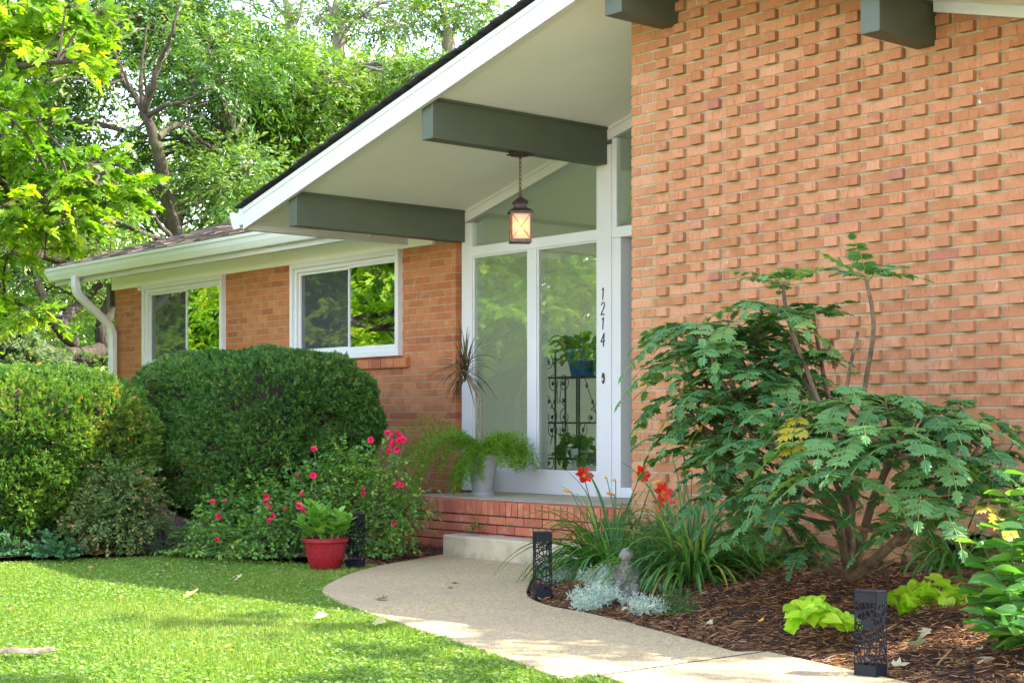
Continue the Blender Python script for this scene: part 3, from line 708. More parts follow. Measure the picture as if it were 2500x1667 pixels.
m2 = nn(nt, "ShaderNodeMixShader"); m2.inputs[0].default_value = .08; nt.links.new(m1.outputs[0], m2.inputs[1]); nt.links.new(gl.outputs[0], m2.inputs[2])
nt.links.new(m2.outputs[0], nt.nodes["Material Output"].inputs[0])
mb = MB()
for s in (-1, 1):
    mb.box(lx - h + .007, lx + h - .007, ly + s * (h - .002) - .001, ly + s * (h - .002) + .001, zb + .024, zr - .036)
    mb.box(lx + s * (h - .002) - .001, lx + s * (h - .002) + .001, ly - h + .007, ly + h - .007, zb + .024, zr - .036)
spin(mb, rot, (lx, ly)); mb.build("glass", m, lan)
m, nt, b = nodes("glowing_bulb"); em = nn(nt, "ShaderNodeEmission"); em.inputs[0].default_value = (1, .60, .22, 1); em.inputs[1].default_value = 2.2
nt.links.new(em.outputs[0], nt.nodes["Material Output"].inputs[0])
mb = MB(); mb.lathe([(0.006, -.032), (.018, -.024), (.026, -.008), (.025, .01), (.016, .028), (.012, .044), (.011, .06)], (lx, ly, zb + .105), 16); mb.build("bulb", m, lan, smooth=True)
mb = MB(); mb.lathe([(.012, 0), (.014, .01), (.014, .05), (.01, .055)], (lx, ly, zb + .165), 12); mb.tube([(lx, ly, zb + .215), (lx, ly, zr)], .006, 8); mb.build("socket", M['bronze'], lan)
pl_d = bpy.data.lights.new("lantern_light", 'POINT'); pl_d.energy = .5; pl_d.color = (1, .58, .22); pl_d.shadow_soft_size = .03
pl_o = bpy.data.objects.new("lantern_light", pl_d); COL.objects.link(pl_o); pl_o.parent = lan; pl_o.location = (0, 0, zb + .105 - lz)

# ---------------------------------------------------------------- path lights with a cut branch pattern
def clip_poly(P, n_, d):
    out = []
    for i in range(len(P)):
        a_, b_ = P[i], P[(i + 1) % len(P)]; da, db = a_ @ n_ - d, b_ @ n_ - d
        if da <= 0: out.append(a_)
        if (da < 0) != (db < 0) and abs(da - db) > 1e-12: out.append(a_ + (b_ - a_) * (da / (da - db)))
    return out
def lattice(mb, wd, z0, z1, org, ux, nrm, rg, th=.003):
    sites = []
    for _ in range(900):
        q = np.array([rg.uniform(.004, wd - .004), rg.uniform(z0, z1)]); fr = (q[1] - z0) / (z1 - z0)
        k = .0145 + .008 * (1 - fr)
        if all(math.hypot((q[0] - s[0]) * 1.25, (q[1] - s[1]) * (.38 + .25 * fr)) > k for s in sites): sites.append(q)
    for i, s in enumerate(sites):
        P = [np.array(v) for v in ((.0, z0), (wd, z0), (wd, z1), (.0, z1))]
        for j, t in enumerate(sites):
            if i != j and np.linalg.norm(t - s) < .09:
                e = t - s; P = clip_poly(P, e, e @ (s + t) / 2)
                if len(P) < 3: break
        if len(P) < 3: continue
        c = np.mean(P, 0); Q = []
        for p in P:
            L_ = np.linalg.norm(p - c); Q.append(c + (p - c) * max(.15, 1 - .0036 / max(L_, 1e-4)))
        if rg.random() < .06: Q = [c + (p - c) * .05 for p in P]
        k = len(P)
        for off in (0, th):
            f3 = lambda v: org + ux * v[0] + np.array([0, 0, v[1]]) - nrm * off
            mb.add([f3(p) for p in P] + [f3(p) for p in Q], [(a_, (a_ + 1) % k, k + (a_ + 1) % k, k + a_) if off == 0 else (k + a_, k + (a_ + 1) % k, (a_ + 1) % k, a_) for a_ in range(k)])
        f3 = lambda v, o_: org + ux * v[0] + np.array([0, 0, v[1]]) - nrm * o_
        mb.add([f3(p, 0) for p in Q] + [f3(p, th) for p in Q], [(a_, k + a_, k + (a_ + 1) % k, (a_ + 1) % k) for a_ in range(k)])
M['black'] = paint("black_powder_coat", (.008, .010, .016), .5, .1, 20, .06, spec=.22)
def path_light(px, py, ang, hgt, label, tilt=0, sink=0):
    p = on_bed(px, py, .03); p = np.array([p[0], p[1], 0.]); s = .047; z_ = bh(p[0], p[1]) - .01 - sink
    t = empty("path_light", (p[0], p[1], z_), label, "path light", "black path lights along the walk")
    o_ = np.array([0, 0, z_]) + p * np.array([1, 1, 0]); rg = np.random.default_rng(int(px))
    ca, sa = math.cos(ang), math.sin(ang)
    A = np.array([ca, sa, 0]); B = np.array([-sa, ca, 0])
    mb = MB(); z0, z1 = hgt * .20, hgt * .90
    for nrm, ux in ((A, B), (-A, -B), (B, -A), (-B, A)):
        org = o_ + nrm * s - ux * s
        lattice(mb, 2 * s, z0, z1, org, ux, nrm, rg)
        for a0, a1 in ((-.04, z0), (z1, hgt)):
            mb.prism([org + np.array([0, 0, a0]), org + ux * 2 * s + np.array([0, 0, a0]), org + ux * 2 * s + np.array([0, 0, a1]), org + np.array([0, 0, a1])], -nrm * .003)
    mb.build("body", M['black'], t)
    mb = MB(); c4 = [o_ + A * i_ + B * j_ + np.array([0, 0, hgt]) for i_, j_ in ((s + .001, s + .001), (-s - .001, s + .001), (-s - .001, -s - .001), (s + .001, -s - .001))]
    mb.prism(c4, (0, 0, .008)); mb.build("cap", M['black'], t, bevel=.003)
    mb = MB(); c4 = [o_ + A * i_ + B * j_ + np.array([0, 0, hgt * .93]) for i_, j_ in ((.036, .036), (-.036, .036), (-.036, -.036), (.036, -.036))]
    mb.prism(c4, (0, 0, .012)); mb.build("lamp_plate", M['vinyl'], t)
    t.rotation_euler = (tilt, tilt * .6, 0)
    return t
path_light(868, 1392, .32, .388, "black cut metal path light beside the red flower pot")
path_light(1325, 1466, 1.02, .392, "black cut metal path light at the path corner before the step", .02)
path_light(2125, 1660, .20, .352, "black cut metal path light nearest the viewer, between lime leaved vines", -.035)

# ---------------------------------------------------------------- things by the door
M['soil'] = paint("potting_soil", (.03, .02, .013), .95, .3, 60, .8)
def pot_prof(r0, r1, h, rim=.02, rimh=.03):
    return [(0.001, 0), (r0, 0), (r0 + .002, .005), (r1, h - rimh), (r1 + rim, h - rimh + .004), (r1 + rim, h), (r1 + rim - .012, h), (r1 - .008, h - rimh), (r1 - .012, h - .05), (.001, h - .05)]
def sprays(C, R, nspray, nleaf, rng, up=.15, droop=.35, flat=.8, spread=.5, length=None):
    """leaf positions, directions and normals of leafy sprays filling a clump around C"""
    d = rand_unit(nspray, rng); d[:, 2] = d[:, 2] * flat + up; d = unit(d)
    base = C + d * R * rng.uniform(.15, .9, (nspray, 1)) * np.array([1, 1, flat])
    ax = unit(d + .5 * rand_unit(nspray, rng) - np.array([0, 0, droop])); L = (length or R * .55) * rng.uniform(.6, 1.3, nspray)
    t = (np.arange(nleaf) + .5) / nleaf
    lat = unit(np.cross(ax, np.array([0, 0, 1.0]) + .3 * rand_unit(nspray, rng)))
    sgn = np.where(np.arange(nleaf) % 2, 1, -1)
    P = base[:, None] + ax[:, None] * (t[None, :, None] * L[:, None, None]) + .02 * R * rng.normal(size=(nspray, nleaf, 3))
    P[..., 2] -= (t ** 2)[None] * L[:, None] * .25
    X = ax[:, None] * .7 + lat[:, None] * sgn[None, :, None] * spread * 1.6 + .35 * rng.normal(size=(nspray, nleaf, 3)); X[..., 2] -= .25
    N = np.cross(ax, lat); N *= np.sign(N[:, 2:3] + 1e-9)
    N = N[:, None] + .45 * rng.normal(size=(nspray, nleaf, 3))
    return P.reshape(-1, 3), X.reshape(-1, 3), N.reshape(-1, 3), base, ax, L

# asparagus fern in a ribbed grey pot
fp = at_y(1178, 1204, 7.98); fp[2] = PORCH
fern = empty("fern_pot", fp, "pale grey ribbed pot with a trailing asparagus fern on the porch floor", "potted plant")
M['greypot'] = paint("grey_resin", (.33, .33, .32), .55, .06, 6, .1)
prof = [(.001, 0), (.10, 0), (.10, .03), (.085, .035)]
for i in range(14): z = .04 + i * .018; rr = .080 + .045 * (i / 14); prof += [(rr, z), (rr + .004, z + .009)]
prof += [(.128, .295), (.136, .30), (.136, .335), (.125, .335), (.12, .30), (.001, .30)]
mb = MB(); mb.lathe(prof, fp, 28); pot = mb.build("pot", M['greypot'], fern, smooth=True)
mb = MB(); mb.lathe([(.001, .301), (.118, .301), (.10, .31), (.001, .315)], fp, 20); mb.build("soil", M['soil'], fern)
rg = np.random.default_rng(21); P = []; X = []; N = []; stems = MB()
top = fp + np.array([0, 0, .32])
left = np.array([-ST * 1.0, -CT * 1.0, 0]); right = -left; fwd = np.array([-CT, ST, 0])
heads = []
for i in range(100):
    q = rg.random()
    if q < .42: dirv = left * rg.uniform(.7, 1.1) + fwd * rg.normal(-.15, .25); Ls = rg.uniform(.55, .98); rise = rg.uniform(.5, 1.5)
    elif q < .72: dirv = right * rg.uniform(.3, 1.0) + fwd * rg.normal(0, .4); Ls = rg.uniform(.3, .55); rise = rg.uniform(.9, 2.0)
    elif q < .86: dirv = -fwd * rg.uniform(.5, 1) + left * rg.uniform(-.3, 1.0); Ls = rg.uniform(.3, .55); rise = rg.uniform(.3, 1.1)
    else: dirv = rand_unit(1, rg)[0]; dirv[2] = 0; Ls = rg.uniform(.22, .48); rise = rg.uniform(1.2, 2.8)
    if i % 5 and heads: dirv, rise, Ls = heads[-1]; dirv = dirv + .16 * rg.normal(size=3) * np.array([1, 1, 0]); Ls *= rg.uniform(.75, 1.12); rise *= rg.uniform(.8, 1.2)
    else: heads.append((dirv, rise, Ls))
    h_ = unit(dirv[None])[0]; pts = []
    p = top + np.array([rg.normal(0, .04), rg.normal(0, .04), 0]); v = unit((h_ + np.array([0, 0, rise]))[None])[0]
    for k in range(12):
        pts.append(p.copy()); p = p + v * Ls / 9; v = unit((v + np.array([0, 0, -.26]) + .06 * rg.normal(size=3))[None])[0]
        if p[2] < PORCH + .01: p[2] = PORCH + .012
        if p[1] > 8.44: p[1] = 8.44
    stems.tube(pts, .0012, 4, cap=False)
    pts = np.array(pts); 
    for k in range(1, 11):
        nb = 12; c0 = pts[k] + (pts[k + 1] - pts[k]) * rg.random((nb, 1)); off = rand_unit(nb, rg)
        wide = .045 * (1 - abs(k - 4) / 9)
        ps = c0 + off * wide * rg.random((nb, 1)); P.append(ps); X.append(off + .4 * (pts[k + 1] - pts[k]) / (Ls / 9)); N.append(rand_unit(nb, rg))
P = np.concatenate(P); X = np.concatenate(X); N = np.concatenate(N); P[:, 1] = np.minimum(P[:, 1], 8.5); P[:, 2] = np.maximum(P[:, 2], PORCH + .003)
M['fern'] = leaf_mat("fern_needle", [(0, (.06, .15, .012)), (.5, (.12, .26, .02)), (1, (.24, .34, .03))], .4, (1, 1, .4), .5, .2)
stems.build("stems", M['fern'], fern)
leaf_mesh("foliage", NEEDLE, P, X, N, rg.uniform(.020, .040, len(P)), M['fern'], fern, W=np.full(len(P), .0055))

# dracaena in a white pot behind it
dp = at_y(1172, 1185, 8.36); dp[2] = PORCH
drac = empty("dracaena", dp, "dark red dracaena with a tuft of strap leaves on thin stems, in a white pot", "potted plant")
mb = MB(); mb.lathe(pot_prof(.065, .09, .24, .01, .03), dp, 24); mb.build("pot", M['vinyl'], drac, smooth=True)
mb = MB(); M['stem'] = paint("pale_stem", (.30, .25, .17), .8, .2, 30, .3); hd = at_y(1135, 905, 8.22)
for q in (-.012, .014): mb.tube([dp + np.array([q * 2, 0, .22]), dp + np.array([q * 2.5, -.01, .5]), dp + np.array([q, 0, .8]), hd + np.array([q, 0, 0])], .009, 7)
mb.build("stem", M['stem'], drac, smooth=True)
mb = MB(); rg = np.random.default_rng(8); va = []
def strap(mb, p0, v, L, wd, droop, seg, var, rng, fold=.25, tip=.85):
    v = unit(np.array(v, float)[None])[0]; p = np.array(p0, float); vs = []; side0 = np.cross(v, [0, 0, 1]); side0 = unit(side0[None])[0] if np.linalg.norm(side0) > 1e-3 else np.array([1, 0, 0])
    for k in range(seg + 1):
        t = k / seg; wk = wd * (min(1, .45 + 2.2 * t)) * (1 - max(0, t - .45) ** 1.4 * tip * 2.2); wk = max(wk, wd * .06)
        nrm = np.cross(side0, v)
        vs += [p - side0 * wk / 2 + nrm * wk * fold, p.copy(), p + side0 * wk / 2 + nrm * wk * fold]
        p = p + v * L / seg; v = unit((v + np.array([0, 0, -droop / seg]) + .03 * rng.normal(size=3))[None])[0]
    mb.add(vs, [(3 * k + j, 3 * k + j + 1, 3 * k + j + 4, 3 * k + j + 3) for k in range(seg) for j in (0, 1)], var)
for i in range(85):
    a = rg.uniform(0, 2 * math.pi); el = rg.uniform(-.5, 1.5); hh = hd + np.array([0, 0, rg.uniform(-.10, .05)])
    v = (math.cos(a) * math.cos(el), math.sin(a) * math.cos(el), math.sin(el))
    strap(mb, hh, v, rg.uniform(.22, .42), .011, 1.5 if el < .9 else .5, 7, rg.random(), rg)
mb.v = [(x, min(y, 8.52), z) for x, y, z in mb.v]
M['drac'] = leaf_mat("dracaena_leaf", [(0, (.025, .018, .012)), (.5, (.06, .045, .02)), (.8, (.09, .09, .03)), (1, (.16, .05, .03))], .2, None, .35, .5)
mb.build("leaves", M['drac'], drac)

# door mat on the porch
mp = at_y(1505, 1237, 7.55); mb = MB(); mb.box(mp[0] - .09, XW - .03, 7.62, 8.15, PORCH + .001, PORCH + .016)
o = mb.build("door_mat", paint("coir", (.22, .16, .08), .95, .25, 60, .8), None, loc=(mp[0], 7.9, PORCH)); tag(o, "flat brown coir mat on the porch before the door", "door mat")

# wrought iron plant stand seen through the right pane
ysd = 8.98
sx = lambda px: float(at_y(px, 1038, ysd)[0]); sz = lambda px, py: float(at_y(px, py, ysd)[2])
xa, xb_ = sx(1322), sx(1475)
stand = empty("plant_stand", ((xa + xb_) / 2, ysd, PORCH), "black wrought iron plant stand with scrolls and ivy leaves behind the glass", "plant stand")
zs = [sz(1400, 1150), sz(1400, 1120), sz(1400, 1032), sz(1400, 920)]
for i_, z in enumerate(zs):
    mb = MB(); mb.box(xa, xb_, ysd - .01, ysd + .01, z - .007, z + .007); mb.box(xa, xb_, ysd + .24, ysd + .26, z - .005, z + .005)
    for k in range(5): xx = xa + (xb_ - xa) * k / 4; mb.box(xx - .004, xx + .004, ysd + .012, ysd + .238, z - .004, z + .004)
    mb.build("shelf", M['iron'], stand)
for px, zt in ((1328, 1), (1356, 1), (1414, 1), (1470, 1)):
    mb = MB(); mb.box(sx(px) - .006, sx(px) + .006, ysd - .006, ysd + .006, PORCH + .004, zs[3] + (.0 if px == 1414 else .22)); mb.build("post", M['iron'], stand)
    mb = MB(); mb.box(sx(px) - .006, sx(px) + .006, ysd + .246, ysd + .258, PORCH + .004, zs[3]); mb.build("post", M['iron'], stand)
lf = []
def scroll(px, py, r_px, turn, tail=None):
    c = at_y(px, py, ysd - .012); R_ = r_px / FPX * 13.3 / .7; pts = []
    for t in np.linspace(0, 1.75 * math.pi, 18): rr = R_ * (1 - .045 * t); pts.append((c[0] + turn * rr * math.cos(t + 1.2), ysd - .012, c[2] + rr * 1.15 * math.sin(t + 1.2)))
    if tail is not None: pts = [tuple(at_y(tail[0], tail[1], ysd - .012))] + pts
    mb = MB(); mb.tube(pts, .0035, 5); mb.build('scroll', M['iron'], stand); lf.append((c[0], ysd - .016, c[2]))
for px, py, rp, tn, tl in ((1352, 935, 13, 1, (1362, 985)), (1377, 935, 12, -1, (1366, 985)), (1348, 1016, 13, -1, (1356, 975)), (1378, 1016, 12, 1, (1366, 975)), (1350, 1048, 13, 1, (1344, 1085)), (1376, 1048, 12, -1, (1380, 1085)),
                           (1446, 1018, 11, -1, (1456, 985)), (1425, 1048, 11, 1, (1418, 1075)), (1343, 1128, 12, 1, (1353, 1106)), (1446, 1126, 12, -1, (1440, 1106)), (1340, 882, 13, 1, (1356, 905)), (1433, 885, 9, -1, (1428, 905))): scroll(px, py, rp, tn, tl)
mb = MB(); mb.tube([tuple(at_y(px, py, ysd - .012)) for px, py in ((1428, 922), (1434, 945), (1447, 980), (1456, 1010))], .0035, 5); mb.build('scroll', M['iron'], stand)
mb = MB(); mb.tube([tuple(at_y(px, py, ysd - .012)) for px, py in ((1330, 945), (1342, 975), (1352, 1000), (1358, 1015))], .0035, 5); mb.build('scroll', M['iron'], stand)
mb = MB(); mb.tube([tuple(at_y(px, py, ysd - .012)) for px, py in ((1328, 832), (1340, 835), (1350, 822), (1362, 819), (1378, 826), (1390, 840))], .004, 6); mb.build('scroll', M['iron'], stand)
for px, py in ((1433, 940), (1447, 980), (1342, 978), (1353, 977), (1379, 975)): p = at_y(px, py, ysd - .02); lf.append(tuple(p))
rg = np.random.default_rng(4); n = len(lf)
leaf_mesh("iron_leaves", MAPLE, np.array(lf) + np.array([0, -.004, -.02]), np.stack([rg.normal(0, .5, n), np.zeros(n), np.ones(n)], 1), np.tile([[0, -1., .1]], (n, 1)), .045, M['iron'], stand)
# blue pot with a leafy plant on the shelf, white pot with an ivy below
bp = np.array([sx(1398), ysd + .12, zs[3] + .008])
blue = empty("blue_pot_plant", bp, "speckled blue pot with a leafy green plant on the iron shelf", "potted plant")
m, nt, b = nodes("blue_glaze"); n1 = noise_n(nt, 40, 5, .7, (1, 1, .35)); c = ramp(nt, [(.35, (.01, .05, .16)), (.55, (.03, .13, .30)), (.75, (.20, .30, .36))], n1)
nt.links.new(c, b.inputs['Base Color']); b.inputs['Roughness'].default_value = .25
mb = MB(); mb.lathe(pot_prof(.10, .145, .225, .008, .03), bp, 28); mb.build("pot", m, blue, smooth=True)
M['house_leaf'] = leaf_mat("houseplant_leaf", [(0, (.03, .10, .02)), (.6, (.07, .19, .035)), (1, (.14, .28, .06))], .3, None, .35, .5)
P, X, N, *_ = sprays(bp + np.array([0, 0, .22]), .21, 60, 7, rg, .35, .3, .55); leaf_mesh("foliage", OVAL, P, X, N, rg.uniform(.05, .09, len(P)), M['house_leaf'], blue)
wp = np.array([sx(1396), ysd + .10, zs[0] + .008])
whitep = empty("white_pot_ivy", wp, "small white pot with ivy sprays spilling over, on the lowest iron shelf", "potted plant")
mb = MB(); mb.lathe(pot_prof(.06, .085, .185, .002, .01), wp, 24); mb.build("pot", M['vinyl'], whitep, smooth=True)
P1, X1, N1, *_ = sprays(wp + np.array([-.17, -.0, .18]), .13, 24, 7, rg, .1, .4, .9); P2, X2, N2, *_ = sprays(wp + np.array([.17, -.02, .17]), .13, 24, 7, rg, .1, .4, .9); P3, X3, N3, *_ = sprays(wp + np.array([.0, .0, .24]), .09, 12, 6, rg, .4, .2, .8)
P = np.concatenate([P1, P2, P3]); leaf_mesh("foliage", MAPLE, P, np.concatenate([X1, X2, X3]), np.concatenate([N1, N2, N3]), rg.uniform(.035, .06, len(P)), M['house_leaf'], whitep)
mb = MB()
for s in (-.17, .17, 0): mb.tube([wp + np.array([0, 0, .16]), wp + np.array([s * .5, -.03, .25]), wp + np.array([s, -.01, .2 if s else .3]), wp + np.array([s * 1.3, -.02, .1 if s else .33])], .003, 5)
mb.build("stems", M['house_leaf'], whitep)

# red pot with broad leaved plant, on the lawn edge
rp = on_bed(795, 1383, .03); rp[2] = bh(rp[0], rp[1]) - .01
redp = empty("red_pot_plant", rp, "speckled red resin pot with a broad leaved green plant at the lawn edge", "potted plant")
m, nt, b = nodes("red_resin"); n1 = noise_n(nt, 85, 4, .7); c = ramp(nt, [(.36, (.04, .006, .01)), (.46, (.26, .008, .018)), (.85, (.36, .018, .03))], n1)
nt.links.new(c, b.inputs['Base Color']); b.inputs['Roughness'].default_value = .38; bump(nt, b, n1, .4, .004)
prof = [(.001, 0), (.095, 0), (.105, .01), (.128, .09), (.142, .165), (.146, .175), (.155, .18), (.157, .20), (.150, .205), (.140, .20), (.135, .16), (.001, .16)]
mb = MB(); mb.lathe(prof, rp, 36); mb.build("pot", m, redp, smooth=True)
mb = MB(); mb.lathe([(.001, .175), (.13, .175), (.11, .185), (.001, .19)], rp, 20); mb.build("soil", M['soil'], redp)
rg = np.random.default_rng(17); st = MB(); P = []; X = []; N = []; S = []
for i in range(15):
    a = rg.uniform(0, 6.28); rr = rg.uniform(.01, .09); b0 = rp + np.array([rr * math.cos(a), rr * math.sin(a), .18]); hh = rg.uniform(.10, .27)
    tip = b0 + np.array([math.cos(a) * .09, math.sin(a) * .09, hh]); st.tube([b0, (b0 + tip) / 2 + np.array([0, 0, .02]), tip], .004, 6)
    for k in range(6):
        q = b0 + (tip - b0) * (.25 + .75 * k / 5)
        for s in (0, math.pi):
            an = a + k * 1.57 + s + rg.normal(0, .3); P.append(q); X.append((math.cos(an), math.sin(an), .55 if k < 5 else 1.0)); N.append((-math.cos(an) * .5, -math.sin(an) * .5, 1)); S.append(rg.uniform(.07, .115) * (1 if k < 5 else .7))
M['broad'] = leaf_mat("broad_leaf", [(0, (.10, .24, .03)), (.6, (.17, .34, .05)), (1, (.26, .42, .09))], .35, (1, 1, .5), .45, .35)
st.build("stems", M['broad'], redp); leaf_mesh("foliage", ROUND, np.array(P), np.array(X), np.array(N), np.array(S), M['broad'], redp, W=np.array(S) * .8)

# ---------------------------------------------------------------- kneeling stone figure among the flowers
fg = on_bed(1530, 1456, .05); fz = bh(fg[0], fg[1]); s_ = 1.0
toc = unit(np.array([[-fg[0], -fg[1], 0]]))[0]; rt = np.array([ST, CT, 0])
fgr = empty("stone_figure", (fg[0], fg[1], fz), "small weathered grey stone child figure sitting among the daylilies", "statue")
mb = MB()
def blob(c, rx, ry, rz, n=16):
    vs = []; fs = []
    for i in range(n + 1):
        for j in range(n * 2):
            t = math.pi * i / n; f = math.pi * j / n
            vs.append((c[0] + rx * math.sin(t) * math.cos(f), c[1] + ry * math.sin(t) * math.sin(f), c[2] - rz * math.cos(t)))
    for i in range(n):
        for j in range(n * 2): fs.append((i * 2 * n + j, i * 2 * n + (j + 1) % (2 * n), (i + 1) * 2 * n + (j + 1) % (2 * n), (i + 1) * 2 * n + j))
    mb.add(vs, fs)
B0 = np.array([fg[0], fg[1], fz])
blob(B0 + np.array([0, 0, .215]), .038, .038, .042); blob(B0 + toc * .033 + np.array([0, 0, .212]), .008, .008, .010)
for s in (-1, 1): blob(B0 + rt * s * .037 + np.array([0, 0, .212]), .008, .008, .013)
mb.tube([B0 + np.array([0, 0, .19]), B0 + np.array([0, 0, .16])], [.022, .03], 12)
mb.tube([B0 + np.array([0, 0, .178]), B0 + np.array([0, 0, .15]), B0 + np.array([0, 0, .09]), B0 + np.array([0, 0, .04]), B0 + np.array([0, 0, -.02])], [.026, .048, .052, .062, .066], 16)
for s in (-1, 1):
    mb.tube([B0 + rt * s * .042 + np.array([0, 0, .16]), B0 + rt * s * .066 + np.array([0, 0, .115]), B0 + rt * s * .05 + toc * .045 + np.array([0, 0, .075]), B0 + rt * s * .01 + toc * .06 + np.array([0, 0, .07])], [.018, .017, .015, .013], 10)
    mb.tube([B0 + rt * s * .04 + np.array([0, 0, .03]), B0 + rt * s * .05 + toc * .08 + np.array([0, 0, .045]), B0 + rt * s * .045 + toc * .09 + np.array([0, 0, -.02])], [.034, .028, .024], 10)
o = mb.build("body", paint("weathered_stone", (.23, .21, .175), .95, .3, 25, .7), fgr, smooth=True)
o.modifiers.clear(); md = o.modifiers.new("remesh", 'REMESH'); md.mode = 'VOXEL'; md.voxel_size = .005; md.use_smooth_shade = True
md = o.modifiers.new("smooth", 'SMOOTH'); md.iterations = 4

# ---------------------------------------------------------------- clipped yew hedges
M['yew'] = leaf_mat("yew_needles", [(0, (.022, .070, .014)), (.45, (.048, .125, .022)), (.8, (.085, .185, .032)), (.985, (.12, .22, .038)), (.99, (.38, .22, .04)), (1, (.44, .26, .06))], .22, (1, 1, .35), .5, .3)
M['yew_sunlit'] = leaf_mat("yew_sunlit_needles", [(0, (.032, .10, .016)), (.5, (.085, .18, .024)), (.85, (.15, .245, .032)), (.97, (.23, .28, .035)), (.985, (.42, .25, .04)), (1, (.48, .29, .05))], .32, (1, 1, .3), .5, .3)  # sunlit copy of yew: the sun's yellow is put into the leaf colour
M['twig'] = paint("dark_twig", (.035, .024, .016), .95, .3, 20, .6)
def hedge(name, label, c, ax, ay, top, mat, n, seed, sprig=.055, e=3.2, lumps=.08, base=.12, topround=.6, needle=1.0):
    rg = np.random.default_rng(seed)
    root = empty(name, (c[0], c[1], bh(c[0], c[1])), label, "hedge")
    d = rand_unit(n, rg); hz = (top - base) / 2; zc = (top + base) / 2
    s = (np.abs(d[:, 0] / 1) ** e + np.abs(d[:, 1]) ** e + np.abs(d[:, 2]) ** e) ** (-1 / e)
    p = d * s[:, None]
    lump = np.array([noise.noise((q[0] * 3 + seed, q[1] * 3, q[2] * 3)) + .5 * noise.noise((q[0] * 8, q[1] * 8 + seed, q[2] * 8)) for q in p])
    taper = 1 - .16 * sstep(-.1, -1, p[:, 2])
    rr = (1 + lumps * lump) * (1 - np.abs(rg.normal(0, .035, n)))
    P0 = np.stack([c[0] + p[:, 0] * ax * rr * taper, c[1] + p[:, 1] * ay * rr * taper, zc + p[:, 2] * hz * rr], 1)
    nrm = unit(np.sign(p) * np.abs(p) ** (e - 1) / np.array([ax, ay, hz]))
    k = (lump > -.42) | (rg.random(n) < .28); P0, nrm = P0[k], nrm[k]; n = len(P0)
    out = unit(nrm + .55 * rand_unit(n, rg) + np.array([0, 0, .25]))
    nn_ = 11; t = np.linspace(.1, 1, nn_); L = sprig * rg.uniform(.6, 1.4, n)
    lat = unit(np.cross(out, rand_unit(n, rg))); sg = np.where(np.arange(nn_) % 2, 1, -1)
    P = P0[:, None] + out[:, None] * (t[None, :, None] - .3) * L[:, None, None]
    X = out[:, None] * .75 + lat[:, None] * sg[None, :, None] + .3 * rg.normal(size=(n, nn_, 3))
    N = np.cross(out, lat)[:, None] + .5 * rg.normal(size=(n, nn_, 3))
    pv = np.array([noise.noise((q[0] * 2.2, q[1] * 2.2 + seed, q[2] * 2.2)) for q in P0])
    v0 = np.clip(rg.random(n) * .8 + .12 + .35 * pv, 0, .95); hot = rg.random(n) < .006 * (1 + 4 * (pv > .3)); v0[hot] = .99
    v = np.clip(np.repeat(v0, nn_) + rg.normal(0, .03, n * nn_) * (np.repeat(~hot, nn_)), 0, 1)
    leaf_mesh("foliage", NEEDLE, P.reshape(-1, 3), X.reshape(-1, 3), N.reshape(-1, 3), rg.uniform(.013, .024, n * nn_) * needle, mat, root, v, W=np.full(n * nn_, .0075 * needle))
    # inner mass of twigs
    mb = MB(); nu, nv = 28, 14; vs = []
    for i in range(nv + 1):
        for j in range(nu):
            th = math.pi * i / nv; ph = 2 * math.pi * j / nu
            q = np.array([math.sin(th) * math.cos(ph), math.sin(th) * math.sin(ph), math.cos(th)]); sc_ = (np.abs(q) ** e).sum() ** (-1 / e); q = q * sc_ * .86 * (1 + .05 * noise.noise(tuple(q * 3)))
            tp = 1 - .16 * float(sstep(-.1, -1, q[2])); vs.append((c[0] + q[0] * ax * tp, c[1] + q[1] * ay * tp, zc + q[2] * hz))
    mb.add(vs, [(i * nu + j, (i + 1) * nu + j, (i + 1) * nu + (j + 1) % nu, i * nu + (j + 1) % nu) for i in range(nv) for j in range(nu)])
    mb.build("twigs", M['twig'], root, smooth=True)
    mb = MB()
    for i in range(7):
        a = rg.uniform(0, 6.28); q = np.array([c[0] + ax * .45 * math.cos(a), c[1] + ay * .45 * math.sin(a), zc]); mb.tube([(c[0] + .15 * math.cos(a), c[1] + .1 * math.sin(a), -.03), (q + np.array([c[0], c[1], 0.2])) / np.array([2, 2, 1]) * np.array([1, 1, .4]), q], [.03, .025, .015], 7)
    mb.build("trunk", M['twig'], root)
    return root
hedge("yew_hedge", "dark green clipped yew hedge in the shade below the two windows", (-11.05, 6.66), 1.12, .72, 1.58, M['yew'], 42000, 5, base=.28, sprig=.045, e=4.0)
hedge("yew_hedge", "golden green sunlit yew hedge to the left of the dark clipped hedge", (-12.2, 5.12), 1.28, .84, 1.44, M['yew_sunlit'], 42000, 9, e=3.6, lumps=.10, base=.0, sprig=.055, needle=1.15)

